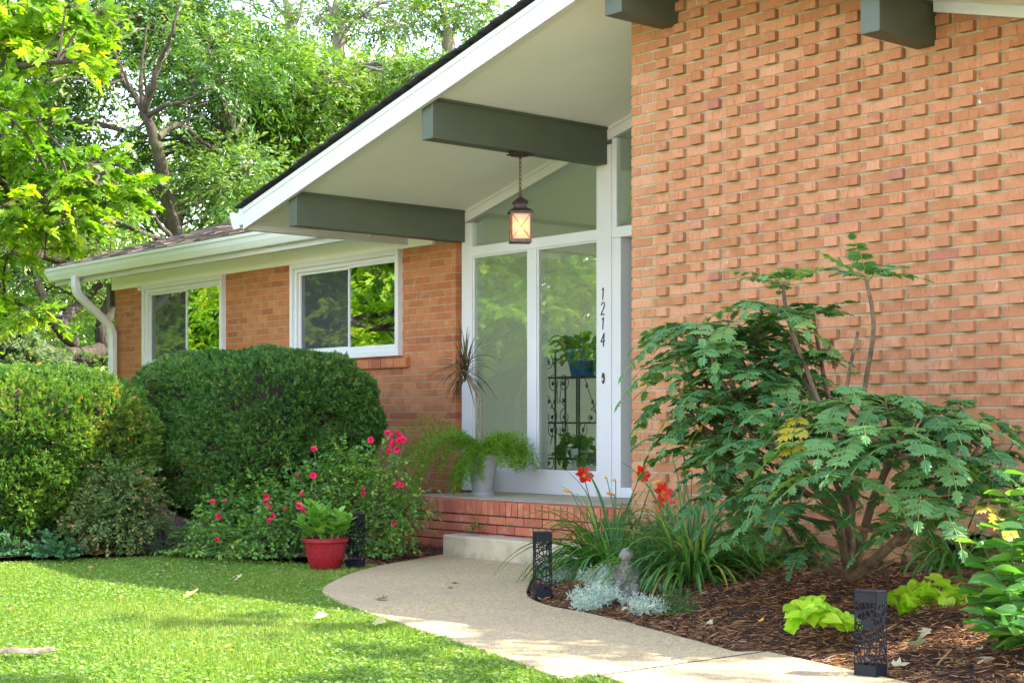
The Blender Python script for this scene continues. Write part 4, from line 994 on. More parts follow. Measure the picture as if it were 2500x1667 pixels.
def fill_bush(name, label, cat, blobs, nspray, nleaf, tmpl, size, mat, seed, spread=.5, length=.16, stems=40, stemmat=None, group=None, wscale=None, droop=.25, flat=.9, ground=None):
    rg = np.random.default_rng(seed); c0 = np.mean([b_[0] for b_ in blobs], 0); base = np.array([c0[0], c0[1], bh(c0[0], c0[1])]) if ground is None else np.array(ground, float)
    root = empty(name, base, label, cat, group); P = []; X = []; N = []; st = MB()
    tot = sum(b_[1] ** 2 for b_ in blobs)
    for C, R in blobs:
        k = max(4, int(nspray * R * R / tot)); p, x_, n_, bs, ax, L = sprays(np.array(C), R, k, nleaf, rg, .15, droop, flat, spread, length)
        P.append(p); X.append(x_); N.append(n_)
        for i in range(min(k, max(2, int(stems * R * R / tot))) if stems else 0):
            b0 = base + np.array([rg.normal(0, .05), rg.normal(0, .05), 0]); mid = (b0 + bs[i]) / 2 + np.array([0, 0, .08]) + .03 * rg.normal(size=3)
            st.tube([b0, mid, bs[i], bs[i] + ax[i] * L[i]], [.006, .0045, .003, .0015], 5, cap=False)
    P = np.concatenate(P); n = len(P); z0 = np.maximum(bh(c0[0], c0[1]), 0) + .01; P[:, 2] = np.maximum(P[:, 2], z0)
    S = rg.uniform(size[0], size[1], n)
    pv = np.array([noise.noise(tuple(q * 2.5)) for q in P]); v = np.clip(rg.random(n) * .85 + .08 + .3 * pv, 0, 1)
    if st.n: st.build("stems", stemmat or M['twig'], root)
    leaf_mesh("foliage", tmpl, P, np.concatenate(X), np.concatenate(N), S, mat, root, v, W=None if wscale is None else S * wscale)
    return root
def pb(px, py, Y, R): return (at_y(px, py, Y), R)

# small brownish azalea between the hedges
M['azalea'] = leaf_mat("azalea_leaf", [(0, (.035, .085, .022)), (.4, (.085, .17, .04)), (.68, (.16, .20, .06)), (.86, (.28, .19, .065)), (1, (.42, .17, .075))], .25, None, .5, .3)
fill_bush("azalea_shrub", "small brownish green azalea shrub in front of the hedges", "shrub",
          [pb(270, 1180, 5.30, .22), pb(215, 1215, 5.15, .2), pb(330, 1195, 5.4, .2), pb(270, 1265, 5.2, .27), pb(215, 1300, 5.1, .22), pb(335, 1290, 5.4, .22), pb(370, 1240, 5.55, .15)], 900, 12, OVAL, (.018, .034), M['azalea'], 31, stems=120, length=.11)
# low ivy ground cover at the left edge
M['ivy'] = leaf_mat("ground_cover_leaf", [(0, (0.018, 0.066, 0.025)), (.6, (0.039, 0.121, 0.041)), (1, (0.077, 0.187, 0.063))], .25, None, .5, .35)
fill_bush("ground_cover", "dark blue green ground cover leaves under the left hedge", "plant", [pb(x_, 1355, 4.55 + (x_ / 300) * .5, .12) for x_ in (-40, 0, 40, 80, 120, 155)] + [pb(x_, 1322, 4.75 + (x_ / 300) * .5, .13) for x_ in (-20, 30, 90, 140)], 420, 10, ROUND, (.02, .034), M['ivy'], 14, stems=30)
# wispy grey plant right of the azalea
M['wispy'] = leaf_mat("wispy_leaf", [(0, (.04, .09, .05)), (.6, (.08, .14, .08)), (1, (.14, .19, .11))], .3, None, .6, .2)
fill_bush("wispy_plant", "wispy grey green feathery plant between the azalea and the roses", "plant", [pb(400, 1318, 5.62, .18), pb(432, 1345, 5.6, .14), pb(380, 1350, 5.5, .12)], 150, 16, NEEDLE, (.03, .05), M['wispy'], 8, wscale=.05, stems=30, length=.18)

# rose bush
M['rose_leaf'] = leaf_mat("rose_leaf", [(0, (0.032, 0.098, 0.020)), (.45, (0.072, 0.182, 0.028)), (.8, (0.145, 0.273, 0.039)), (1, (0.334, 0.377, 0.055))], .32, (1, 1, .35), .4, .4)
M['cane'] = paint("rose_cane", (.09, .17, .04), .6, .2, 20, .2)
rose = fill_bush("rose_bush", "sprawling rose bush with bright pink red flowers beside the porch", "shrub",
    [pb(500, 1290, 5.75, .20), pb(470, 1340, 5.6, .15), pb(560, 1250, 5.9, .20), pb(560, 1330, 5.75, .24), pb(640, 1230, 6.1, .22), pb(640, 1310, 5.9, .26), pb(720, 1200, 6.2, .22), pb(720, 1290, 6.15, .24), pb(800, 1180, 6.4, .24), pb(800, 1270, 6.4, .28),
     pb(870, 1150, 6.55, .22), pb(870, 1240, 6.55, .26), pb(935, 1150, 6.65, .18), pb(935, 1240, 6.65, .24), pb(985, 1270, 6.75, .18), pb(900, 1320, 6.5, .2), pb(840, 1110, 6.5, .12), pb(1005, 1220, 6.8, .09), pb(770, 1345, 6.35, .14)],
    1500, 9, OVAL, (.022, .042), M['rose_leaf'], 40, stems=220, stemmat=M['cane'], length=.17)
PETAL = ([(0, 0, 0), (.3, .42, .12), (.75, .52, .30), (1.05, .25, .30), (1.0, 0, .2), (1.05, -.25, .30), (.75, -.52, .30), (.3, -.42, .12)], [(0, 4, 3, 2, 1), (0, 7, 6, 5, 4)])
M['rose_petal'] = leaf_mat("rose_petal", [(0, (.50, .012, .06)), (.5, (.66, .02, .11)), (1, (.80, .07, .20))], .3, (1, .6, .7), .5, .3)
rg = np.random.default_rng(77)
flowers = [(946, 1058, 3, 6.75), (952, 1067, 3, 6.75), (970, 1062, 4, 6.75), (976, 1078, 4, 6.75), (962, 1083, 4, 6.75), (985, 1073, 3, 6.75), (968, 1097, 3, 6.75), (957, 1080, 3, 6.75), (949, 1101, 3, 6.75), (906, 1073, 3, 6.6), (766, 1098, 3, 6.3), (765, 1160, 3, 6.2), (725, 1162, 2.2, 6.2), (969, 1182, 3.2, 6.7), (980, 1184, 2.4, 6.7),
           (885, 1196, 2.6, 6.5), (888, 1207, 2.8, 6.5), (648, 1213, 3, 5.95), (648, 1224, 2.4, 5.95), (732, 1234, 3.4, 6.0), (738, 1247, 2.6, 6.0), (662, 1236, 2.2, 5.95), (666, 1257, 2.2, 5.95), (658, 1271, 2.4, 5.9), (518, 1226, 2.8, 5.75), (535, 1261, 2.8, 5.75), (549, 1223, 1.8, 5.8), (529, 1317, 2.2, 5.6), (961, 1276, 2.6, 6.6), (735, 1205, 1.7, 6.1), (694, 1240, 1.6, 6.0)]
st = MB()
for px, py, sz_, Y in flowers:
    c = at_y(px, py, Y - .02); R_ = sz_ * .0088; P = []; X = []; N = []; S = []
    face = unit((EYE - c)[None])[0] + .5 * rg.normal(size=3) + np.array([0, 0, .5]); face = unit(face[None])[0]
    e1 = unit(np.cross(face, [0, 0, 1.0])[None])[0]; e2 = np.cross(face, e1)
    for ring, (cnt, tilt, sc_) in enumerate(((6, .25, 1), (5, .75, .8), (4, 1.6, .55))):
        for k in range(cnt):
            a = 2 * math.pi * k / cnt + ring * .5; dv = e1 * math.cos(a) + e2 * math.sin(a)
            P.append(c); X.append(dv + face * tilt); N.append(face - dv * tilt); S.append(R_ * sc_)
    leaf_mesh("bloom", PETAL, np.array(P), np.array(X), np.array(N), np.array(S), M['rose_petal'], rose, loc=None)
    b0 = at_y(px + rg.normal(0, 25) + (-25 if px > 900 else 0), py + rg.uniform(90, 150), Y + .02); st = MB(); st.tube([b0, (b0 + c) / 2 + np.array([.02, 0, .02]), c - face * .005], [.004, .003, .002], 5, cap=False); st.build('cane', M['cane'], rose)

# ---------------------------------------------------------------- daylilies
M['lily_leaf'] = leaf_mat("daylily_leaf", [(0, (.034, .11, .018)), (.5, (.072, .20, .032)), (.86, (.13, .28, .05)), (.96, (.24, .30, .06)), (1, (.44, .34, .07))], .3, (1, 1, .35), .4, .4)
M['lily_stem'] = paint("daylily_stem", (.06, .15, .035), .5, .2, 20, .1)
M['lily_red'] = leaf_mat("daylily_petal", [(0, (.42, .012, .006)), (.6, (.62, .018, .008)), (1, (.72, .06, .012))], .35, (1, .5, .4), .4, .4)
M['lily_gold'] = leaf_mat("daylily_throat", [(0, (.42, .17, .03)), (.6, (.60, .32, .05)), (1, (.68, .46, .10))], .3, None, .5, .3)
LPET = ([(0, 0, 0), (.35, .17, .03), (.7, .24, .0), (.95, .12, -.14), (1.06, 0, -.22), (.95, -.12, -.14), (.7, -.24, .0), (.35, -.17, .03), (.5, 0, -.03)], [(0, 8, 2, 1), (8, 4, 3, 2), (0, 7, 6, 8), (8, 6, 5, 4)])
def daylily(px, py, label, nb, Ls, spread, seed, flowers=(), buds=(), droop=2.9):
    rg = np.random.default_rng(seed); b0 = on_bed(px, py, .1); root = empty("daylily", b0, label, "flower", "daylily clumps")
    mb = MB()
    for i in range(nb):
        a = rg.uniform(0, 2 * math.pi); el = rg.uniform(.75, 1.45); r0 = abs(rg.normal(0, .09))
        p = b0 + np.array([math.cos(a) * r0, math.sin(a) * r0, -.01]); v = np.array([math.cos(a) * math.cos(el) * spread, math.sin(a) * math.cos(el) * spread, math.sin(el)])
        front = max(0, float(np.dot(unit(np.array([[v[0], v[1], 0]]))[0], toc)) - .2); strap(mb, p, v, rg.uniform(*Ls) * (1 - .6 * front), rg.uniform(.017, .027), droop * rg.uniform(.6, 1.3), 10, np.clip(rg.random() ** 1.2, 0, 1), rg, .22, .75)
    vv = np.array(mb.v); 
    lim = np.where(vv[:, 0] < XW, 7.16, 7.345); vv[:, 1] = np.minimum(vv[:, 1], lim); zb_ = bed_h(vv[:, 0], vv[:, 1]) + .005; vv[:, 2] = np.maximum(vv[:, 2], zb_)
    mb.v = [tuple(q) for q in vv]; mb.build("leaves", M['lily_leaf'], root)
    st = MB()
    for (fx, fy, Y, sz_, kind) in flowers:
        c = at_y(fx, fy, Y); sp_ = b0 + np.array([rg.normal(0, .05), rg.normal(0, .05), 0]); st = MB(); st.tube([sp_, sp_ * .6 + c * .4 + np.array([0, 0, .07]), c], [.005, .0042, .003], 6); st.build('stem', M['lily_stem'], root)
        tocam = unit((EYE - c)[None])[0]
        if kind == 'open':
            face = unit((tocam * .7 + np.array([rg.normal(0, .35), rg.normal(0, .3), .25]))[None])[0]; e1 = unit(np.cross(face, [0, 0, 1.])[None])[0]; e2 = np.cross(face, e1); P = []; X = []; N = []; W_ = []
            for k in range(6):
                a = k * math.pi / 3 + rg.normal(0, .12); dv = e1 * math.cos(a) + e2 * math.sin(a); P.append(c); X.append(dv + face * .75); N.append(face - dv * .75); W_.append(sz_ * (1.7 if k % 2 else 1.1))
            leaf_mesh("bloom", LPET, np.array(P), np.array(X), np.array(N), np.full(6, sz_), M['lily_red'], root, W=np.array(W_))
            g = MB(); g.tube([c - face * .05, c - face * .02, c + face * .012], [.005, .009, .013], 8, .6)
            for k in range(5):
                a = k * 1.256; g.tube([c, c + face * .045 + (e1 * math.cos(a) + e2 * math.sin(a)) * .012, c + face * .065 + (e1 * math.cos(a) + e2 * math.sin(a)) * .02 + np.array([0, 0, .008])], .0012, 4, .3)
            g.build("throat", M['lily_gold'], root)
        else:
            dv = unit((-rt * (1 if kind == 'l' else -1) * .9 + np.array([0, 0, .25]))[None])[0]
            g = MB(); g.tube([c, c + dv * sz_ * .35, c + dv * sz_ * .75, c + dv * sz_], [.004, .010, .008, .002], 8, rg.random()); g.build("bud", M['lily_gold'], root)
    return root
daylily(1500, 1405, "daylily clump with two red flowers in front of the white door post", 270, (.48, .84), 1.0, 51, [(1425, 1163, 6.85, .064, 'open'), (1395, 1201, 6.8, .06, 'l'), (1481, 1166, 6.85, .02, 'l'), (1503, 1172, 6.85, .022, 'l'), (1563, 1158, 6.7, .062, 'open'), (1500, 1208, 6.8, .055, 'l'), (1590, 1180, 6.7, .07, 'r')])
daylily(1690, 1418, "daylily clump with red flowers close together before the brick wall, left of the holly bush", 240, (.50, .84), 1.0, 52, [(1618, 1203, 6.65, .064, 'open'), (1622, 1230, 6.62, .064, 'open'), (1640, 1110, 6.9, .09, 'l'), (1668, 1108, 6.9, .04, 'r'), (1690, 1150, 6.9, .07, 'l'), (1755, 1125, 6.8, .065, 'open'), (1672, 1092, 6.95, .02, 'r')])
daylily(1830, 1418, "daylily clump without flowers under the left side of the holly bush", 150, (.40, .70), 1.0, 53)
daylily(2330, 1395, "daylily clump with long leaves against the wall behind the lime vine", 60, (.55, .85), 1.1, 54, [(2492, 1050, 6.4, .09, 'l')])

# ---------------------------------------------------------------- silver artemisia and green feathery plant
M['silver'] = leaf_mat("silver_leaf", [(0, (.30, .39, .31)), (.6, (.46, .54, .43)), (1, (.60, .66, .54))], .25, (1, 1, .9), .8, .1)
def feathery(name, label, spots, mat, seed, R, nt_, size, wsc, up=.6):
    rg = np.random.default_rng(seed); C = [on_bed(px, py, .05) for px, py, *_ in spots]; root = empty(name, np.mean(C, 0), label, "plant"); P = []; X = []; N = []; stm = MB()
    for c, sp_ in zip(C, spots):
        R_ = R * (sp_[2] if len(sp_) > 2 else 1); k = int(nt_ * (sp_[2] if len(sp_) > 2 else 1) ** 1.5)
        d = rand_unit(k, rg); d[:, 2] = np.abs(d[:, 2]) * up + .12; tip = c + d * R_ * rg.uniform(.45, 1, (k, 1)); ax = unit(d + .4 * rand_unit(k, rg) + np.array([0, 0, .35]))
        stm = MB()
        for i in range(0, k, 4): stm.tube([c - np.array([0, 0, .01]), (c + tip[i]) / 2 + np.array([0, 0, .015]), tip[i]], .0018, 4, cap=False)
        stm.build("stem_tuft", mat, root)
        m_ = 15; t = np.linspace(-.4, 1, m_); p = tip[:, None] + ax[:, None] * t[None, :, None] * .05 + .005 * rg.normal(size=(k, m_, 3))
        lat = rand_unit(k * m_, rg).reshape(k, m_, 3); P.append(p.reshape(-1, 3)); X.append((ax[:, None] * .5 + lat).reshape(-1, 3)); N.append(rand_unit(k * m_, rg))
    P = np.concatenate(P); P[:, 2] = np.maximum(P[:, 2], bed_h(P[:, 0], P[:, 1]) + .004); n = len(P); S = rg.uniform(*size, n)
    leaf_mesh("foliage", NEEDLE, P, np.concatenate(X), np.concatenate(N), S, mat, root, W=S * wsc)
feathery("silver_artemisia", "silvery feathery artemisia mound spreading over the mulch by the path", [(1365, 1425, .7), (1400, 1420, 1), (1440, 1420, 1), (1475, 1428, 1.1), (1510, 1440, 1.1), (1545, 1440, 1.1), (1590, 1440, .8), (1455, 1475, .9), (1440, 1492, .6), (1480, 1460, .8), (1545, 1475, .4), (1580, 1495, .65), (1620, 1432, .5)], M['silver'], 61, .135, 105, (.015, .030), .20, .42)
M['juniper'] = leaf_mat("feathery_green", [(0, (.03, .10, .03)), (.6, (.065, .16, .045)), (1, (.13, .22, .06))], .25, None, .6, .2)
feathery("feathery_plant", "soft green feathery plant right of the silver mound", [(1590, 1440, 1.2), (1635, 1440, 1.5), (1675, 1445, 1.3), (1620, 1450, .9), (1655, 1455, .9), (1650, 1505, .55), (1625, 1395, 1.7)], M['juniper'], 62, .20, 130, (.016, .030), .13, 1.2)
fill_bush("small_weed", "little green weed sprouting at the joint between step and bricks", "plant", [(np.array(at_y(1160, 1280, 7.33)), .035)], 10, 5, OVAL, (.02, .035), M['rose_leaf'], 3, stems=0, stemmat=M['cane'], length=.05, ground=at_y(1157, 1297, 7.36))
fill_bush("violet_plant", "small round leaved green plant between path light and silver mound", "plant", [(on_bed(1378, 1408, .1) + np.array([0, .06, .05]), .07)], 16, 4, ROUND, (.05, .08), M['rose_leaf'], 5, stems=0, stemmat=M['cane'], length=.05)

# ---------------------------------------------------------------- holly leaved mahonia
M['mahonia'] = leaf_mat("mahonia_leaf", [(0, (.030, .098, .030)), (.5, (.064, .170, .050)), (.88, (.12, .24, .070)), (.945, (.19, .29, .055)), (.97, (.30, .30, .03)), (1, (.50, .32, .02))], .25, (1, 1, .35), .45, .28)
M['mahonia_bark'] = paint("mahonia_bark", (.16, .105, .065), .95, .35, 16, .8)
rg = np.random.default_rng(90)
mbase = on_bed(2078, 1418, .18); mah = empty("mahonia_bush", mbase, "large mahonia bush with spiny holly like leaves and bare brown stems against the brick wall", "shrub")
tw = MB(); P = []; X = []; N = []; S = []; V = []
rach = MB()
def pinnate(c, v, L, var, rng, pairs=6, droop=.9, size=.068):
    v = unit(np.array(v, float)[None])[0]; p = np.array(c, float); pts = []; seg = 12; side = unit(np.cross(v, [0, 0, 1.0])[None])[0]
    for k in range(seg + 1):
        pts.append((p.copy(), v.copy())); p = p + v * L / seg; v = unit((v + np.array([0, 0, -droop / seg]))[None])[0]
    rach.tube([q[0] for q in pts], .0022, 4, .93, cap=False)
    for k in range(pairs):
        i = int(3 + (seg - 3) * k / pairs); q, vv = pts[i]; up = np.cross(side, vv); sc_ = .75 + .5 * math.sin(math.pi * (k + 1) / (pairs + 1))
        for s in (-1, 1):
            P.append(q); X.append(side * s + vv * .35 - up * .12 + .12 * rng.normal(size=3)); N.append(up + .22 * rng.normal(size=3) + side * s * .15); S.append(size * sc_ * rng.uniform(.9, 1.1)); V.append(np.clip(var + rng.normal(0, .07), 0, .94) if var < .95 else var)
    q, vv = pts[-1]; P.append(q); X.append(vv); N.append(np.cross(side, vv) + .15 * rng.normal(size=3)); S.append(size * 1.15); V.append(min(var, .94))
skm = []
def whorl(px, py, Y, n, L, tiltr=(.1, .7), droop=.9, only=None, bright=0, via=None, size=.068):  # bright: sunshine on the top whorls put into a paler leaf colour
    c = at_y(px, py, Y)
    if via or not skm: pts = [mbase + np.array([rg.normal(0, .035), rg.normal(0, .03), -.04])] + [at_y(*q) for q in (via or [])] + [c]; r0 = .017
    else:
        q = min(skm, key=lambda s_: np.linalg.norm(s_ - c) + (3 if s_[2] > c[2] - .12 else 0)); pts = [q, (q + c) / 2 + np.array([0, 0, -.04]), c]; r0 = .011
    pts = smooth_line(pts, 5); tw.tube(pts, list(np.linspace(r0, .0085, len(pts))), 8, rg.random()); skm.extend(pts[2:])
    a0 = rg.uniform(0, 6.28)
    for k in range(n):
        a = a0 + 2 * math.pi * k / n + rg.normal(0, .22); el = rg.uniform(*tiltr)
        if only is not None: a = only[0] + (k / max(n - 1, 1) - .5) * only[1] + rg.normal(0, .1)
        v = rt * math.cos(a) * math.cos(el) + toC * math.sin(a) * math.cos(el) + np.array([0, 0, math.sin(el)])
        pinnate(c + .01 * rg.normal(size=3), v, L * rg.uniform(.8, 1.15), np.clip(rg.random() * .8 + .1 + bright, 0, .94) if rg.random() > .012 else .98, rg, rg.integers(5, 8), droop * rg.uniform(.7, 1.2), size)
    for k in range(5): q = rand_unit(1, rg)[0]; q[2] = abs(q[2]); tw.tube([c, c + q * .045], .0018, 4)
toC = -np.array([-CT, ST, 0])                          # towards the viewer
# bare and broken stems
for pts_, r0, r1 in (([(2085, 1400, 6.4), (2125, 1240, 6.2), (2165, 1140, 6.1), (2185, 1050, 6.05)], .024, .014), ([(2072, 1405, 6.4), (2040, 1250, 6.1), (2010, 1180, 5.95), (1998, 1100, 5.9)], .024, .015), ([(2090, 1410, 6.4), (2180, 1330, 6.2), (2250, 1260, 6.15), (2290, 1200, 6.1)], .022, .012), ([(2080, 1408, 6.4), (2150, 1350, 6.25), (2200, 1300, 6.2)], .026, .012),
                     ([(2070, 1408, 6.45), (2000, 1370, 6.3), (1930, 1280, 6.2)], .022, .012), ([(2060, 990, 6.2), (2075, 900, 6.2), (2095, 810, 6.2)], .010, .008), ([(2078, 1400, 6.4), (2078, 1280, 6.4), (2060, 1180, 6.35), (2040, 1080, 6.3)], .022, .014)):
    pp = smooth_line([at_y(*q) for q in pts_], 5); tw.tube(pp, list(np.linspace(r0, r1, len(pp))), 9, rg.random()); skm.extend(pp[4:])
W_ = whorl
W_(1912, 690, 5.95, 8, .26, (.15, .6), .5, bright=.15, via=[(2065, 1200, 6.3), (1990, 960, 6.1), (1925, 780, 6.0)], size=.055)
W_(2115, 685, 6.05, 6, .28, (.2, .8), .6, via=[(2090, 1180, 6.4), (2110, 960, 6.25), (2133, 800, 6.1)], size=.058)
W_(1735, 850, 5.75, 9, .27, (.05, .6), .8, bright=.1, via=[(2030, 1250, 6.2), (1880, 1080, 6.0), (1760, 930, 5.8)])
W_(1985, 770, 6.15, 9, .22, (.1, .7), .7, via=[(2080, 1200, 6.45), (2020, 960, 6.3)], size=.055)
W_(1840, 830, 6.1, 7, .22, (.1, .7), .7, via=[(2050, 1200, 6.4), (1900, 980, 6.2)])
W_(1820, 910, 5.9, 9, .25, (.1, .6), .8)
W_(1945, 870, 6.1, 9, .24, (.1, .6), .8); W_(1800, 1010, 5.85, 9, .27, (-.1, .5), .9); W_(1870, 1080, 5.75, 9, .27, (-.1, .5), .9); W_(1780, 1120, 5.85, 8, .28, (-.2, .4), .9)
W_(1860, 960, 5.95, 9, .25, (0, .5), .8)
for px, py, Y, n in ((2060, 985, 5.8, 11), (2160, 985, 5.9, 11), (1960, 1010, 5.75, 10), (2260, 1020, 6.0, 10), (2340, 1050, 6.1, 9), (2110, 1060, 5.55, 11), (2010, 1090, 5.55, 10), (2220, 1090, 5.65, 10), (2300, 1120, 5.85, 10), (2390, 1090, 6.2, 8), (2350, 1000, 6.25, 8), (2290, 1060, 5.9, 8), (2420, 1150, 6.1, 7), (2360, 1230, 5.95, 7),
                     (1920, 1150, 5.65, 9), (2070, 1160, 5.5, 9), (2260, 1190, 5.8, 8), (1860, 1200, 5.8, 8), (1960, 1230, 5.7, 7), (2330, 1180, 6.05, 8), (2120, 1120, 6.3, 9), (2230, 1010, 6.4, 9), (1990, 960, 6.4, 9), (2050, 1050, 6.3, 9), (1900, 1030, 6.3, 9), (1900, 1270, 5.85, 7), (2240, 1270, 6.0, 6), (1780, 1200, 5.95, 7), (1720, 960, 5.9, 7), (1745, 1060, 5.95, 7), (1850, 880, 6.15, 8), (1900, 930, 6.1, 8), (1690, 800, 5.85, 8), (1655, 880, 5.85, 8), (1780, 790, 5.9, 8), (1860, 760, 6.0, 7), (1930, 790, 6.05, 7), (1660, 960, 5.9, 7), (1700, 1020, 5.9, 7), (1800, 860, 6.0, 8), (1760, 980, 5.8, 8), (1720, 850, 6.0, 8), (1650, 820, 5.9, 7), (1850, 820, 6.1, 8), (1780, 900, 5.9, 8), (1730, 930, 6.05, 8), (1830, 980, 6.0, 8), (1690, 1090, 5.95, 7), (1740, 1150, 5.9, 7), (1820, 1090, 5.9, 8)):
    W_(px, py, Y, max(5, n - 3), .34, (-.15, .6), 1.3, size=.066)
W_(1820, 1290, 5.9, 6, .25, (-.4, .2), .9); W_(1965, 1330, 5.95, 5, .18, (-.3, .3), .9, size=.055); W_(1950, 1375, 6.0, 5, .12, (0, .5), .8, size=.045)
tw.build("stems", M['mahonia_bark'], mah, smooth=True)
P = np.array(P); P[:, 1] = np.minimum(P[:, 1], 7.28)
rach.build("leaf_stalks", M['mahonia'], mah)
leaf_mesh("foliage", HOLLY, P, np.array(X), np.array(N), np.array(S), M['mahonia'], mah, np.array(V), W=np.array(S) * .84)
# one dead brown leaf hanging from the broken stem
c = at_y(2035, 830, 6.2); leaf_mesh("dead_leaf", HOLLY, np.array([c, c + np.array([-.03, -.01, -.04]), c + np.array([.02, 0, -.06])]), np.array([[-.5, -.3, -.8], [-.8, -.2, -.9], [.1, -.3, -1]]), np.array([[-.3, -1, .2]] * 3), .10, leaf_mat("dead_leaf", [(0, (.16, .08, .045)), (1, (.24, .13, .08))], .1), mah)

# ---------------------------------------------------------------- lime sweet potato vines and hydrangea
M['lime'] = leaf_mat("lime_leaf", [(0, (.22, .40, .012)), (.6, (.33, .52, .018)), (1, (.44, .58, .04))], .35, (1, 1, .3), .4, .35)
def vine(px, py, wpx, hpx, n, label, seed, size):
    rg = np.random.default_rng(seed); b0 = on_bed(px, py, .08); root = empty("sweet_potato_vine", b0, label, "plant", "lime sweet potato vines"); D = -b0[0] * CT + b0[1] * ST; sc_ = D / FPX
    st = MB(); P = []; X = []; N = []; S = []
    for i in range(n):
        u = rg.uniform(-1, 1); h_ = math.sqrt(max(0, 1 - u * u)) * rg.uniform(.25, 1.0); q = b0 + rt * u * wpx * .5 * sc_ + toC * rg.uniform(-.13, .16) + np.array([0, 0, .01 + h_ * hpx * sc_])
        st.tube([b0, (b0 + q) / 2 + np.array([0, 0, .03]), q], .0028, 5, cap=False); a = rg.uniform(0, 6.28)
        dv = rt * (u * .8 + rg.normal(0, .5)) + toC * (.55 + rg.normal(0, .4)) + np.array([0, 0, -.25]); P.append(q); X.append(dv); N.append(np.array([0, 0, 1.]) + toC * .55 + .42 * rg.normal(size=3)); S.append(rg.uniform(*size))
    P = np.array(P); P[:, 2] = np.maximum(P[:, 2], bed_h(P[:, 0], P[:, 1]) + .02)
    st.build("stems", M['lime'], root); leaf_mesh("foliage", HEART, P, np.array(X), np.array(N), np.array(S), M['lime'], root)
vine(1992, 1532, 150, 72, 40, "lime green sweet potato vine left of the nearest path light", 71, (.06, .095))
vine(2285, 1515, 205, 100, 62, "lime green sweet potato vine right of the nearest path light", 72, (.065, .10))
M['hydra'] = leaf_mat("hydrangea_leaf", [(0, (0.033, 0.121, 0.020)), (.5, (0.066, 0.198, 0.030)), (1, (0.143, 0.308, 0.050))], .3, (1, 1, .35), .4, .4)
rg = np.random.default_rng(33); hb = on_bed(2540, 1560, .1); hyd = empty("hydrangea_shrub", hb, "green hydrangea shrub with broad pointed leaves at the right edge", "shrub")
st = MB(); P = []; X = []; N = []; S = []
BROADP = ([(0, 0, 0), (.2, .24, .05), (.45, .33, .06), (.75, .2, .02), (1, 0, -.12), (.75, -.2, .02), (.45, -.33, .06), (.2, -.24, .05)], [(0, 4, 3, 2, 1), (0, 7, 6, 5, 4)])
for tx, ty, Y in ((2440, 1290, 5.55), (2490, 1230, 5.7), (2420, 1390, 5.4), (2470, 1330, 5.3), (2450, 1440, 5.25), (2500, 1400, 5.2), (2395, 1450, 5.35), (2480, 1500, 5.1), (2530, 1340, 5.4), (2540, 1250, 5.6), (2550, 1440, 5.1), (2510, 1160, 5.75), (2450, 1500, 5.2), (2520, 1530, 5.0), (2380, 1420, 5.5), (2600, 1300, 5.5), (2600, 1450, 5.3), (2570, 1180, 5.8), (2400, 1330, 5.5), (2500, 1290, 5.4), (2455, 1210, 5.7), (2430, 1530, 5.15), (2400, 1500, 5.3), (2530, 1200, 5.6)):
    c = at_y(tx, ty, Y); pts = smooth_line([hb + .05 * rg.normal(size=3) * np.array([1, 1, 0]), (hb + c) / 2 + np.array([0, 0, -.02]) + .03 * rg.normal(size=3), c], 5); st.tube(pts, .005, 6)
    for k in range(4):
        q = pts[-1 - k * 2] if k < 4 and len(pts) > k * 2 + 1 else pts[0]
        for s in (0, math.pi):
            a = k * 1.57 + s + rg.uniform(-.4, .4); P.append(q); X.append((math.cos(a), math.sin(a), .2 - .1 * k)); N.append((-.25 * math.cos(a), -.25 * math.sin(a), 1)); S.append(rg.uniform(.12, .175) * (.75 if k == 0 else 1))
P = np.array(P); P[:, 2] = np.maximum(P[:, 2], .08)
st.build("stems", M['lily_stem'], hyd); leaf_mesh("foliage", BROADP, P, np.array(X), np.array(N) + .25 * rg.normal(size=P.shape), np.array(S), M['hydra'], hyd)

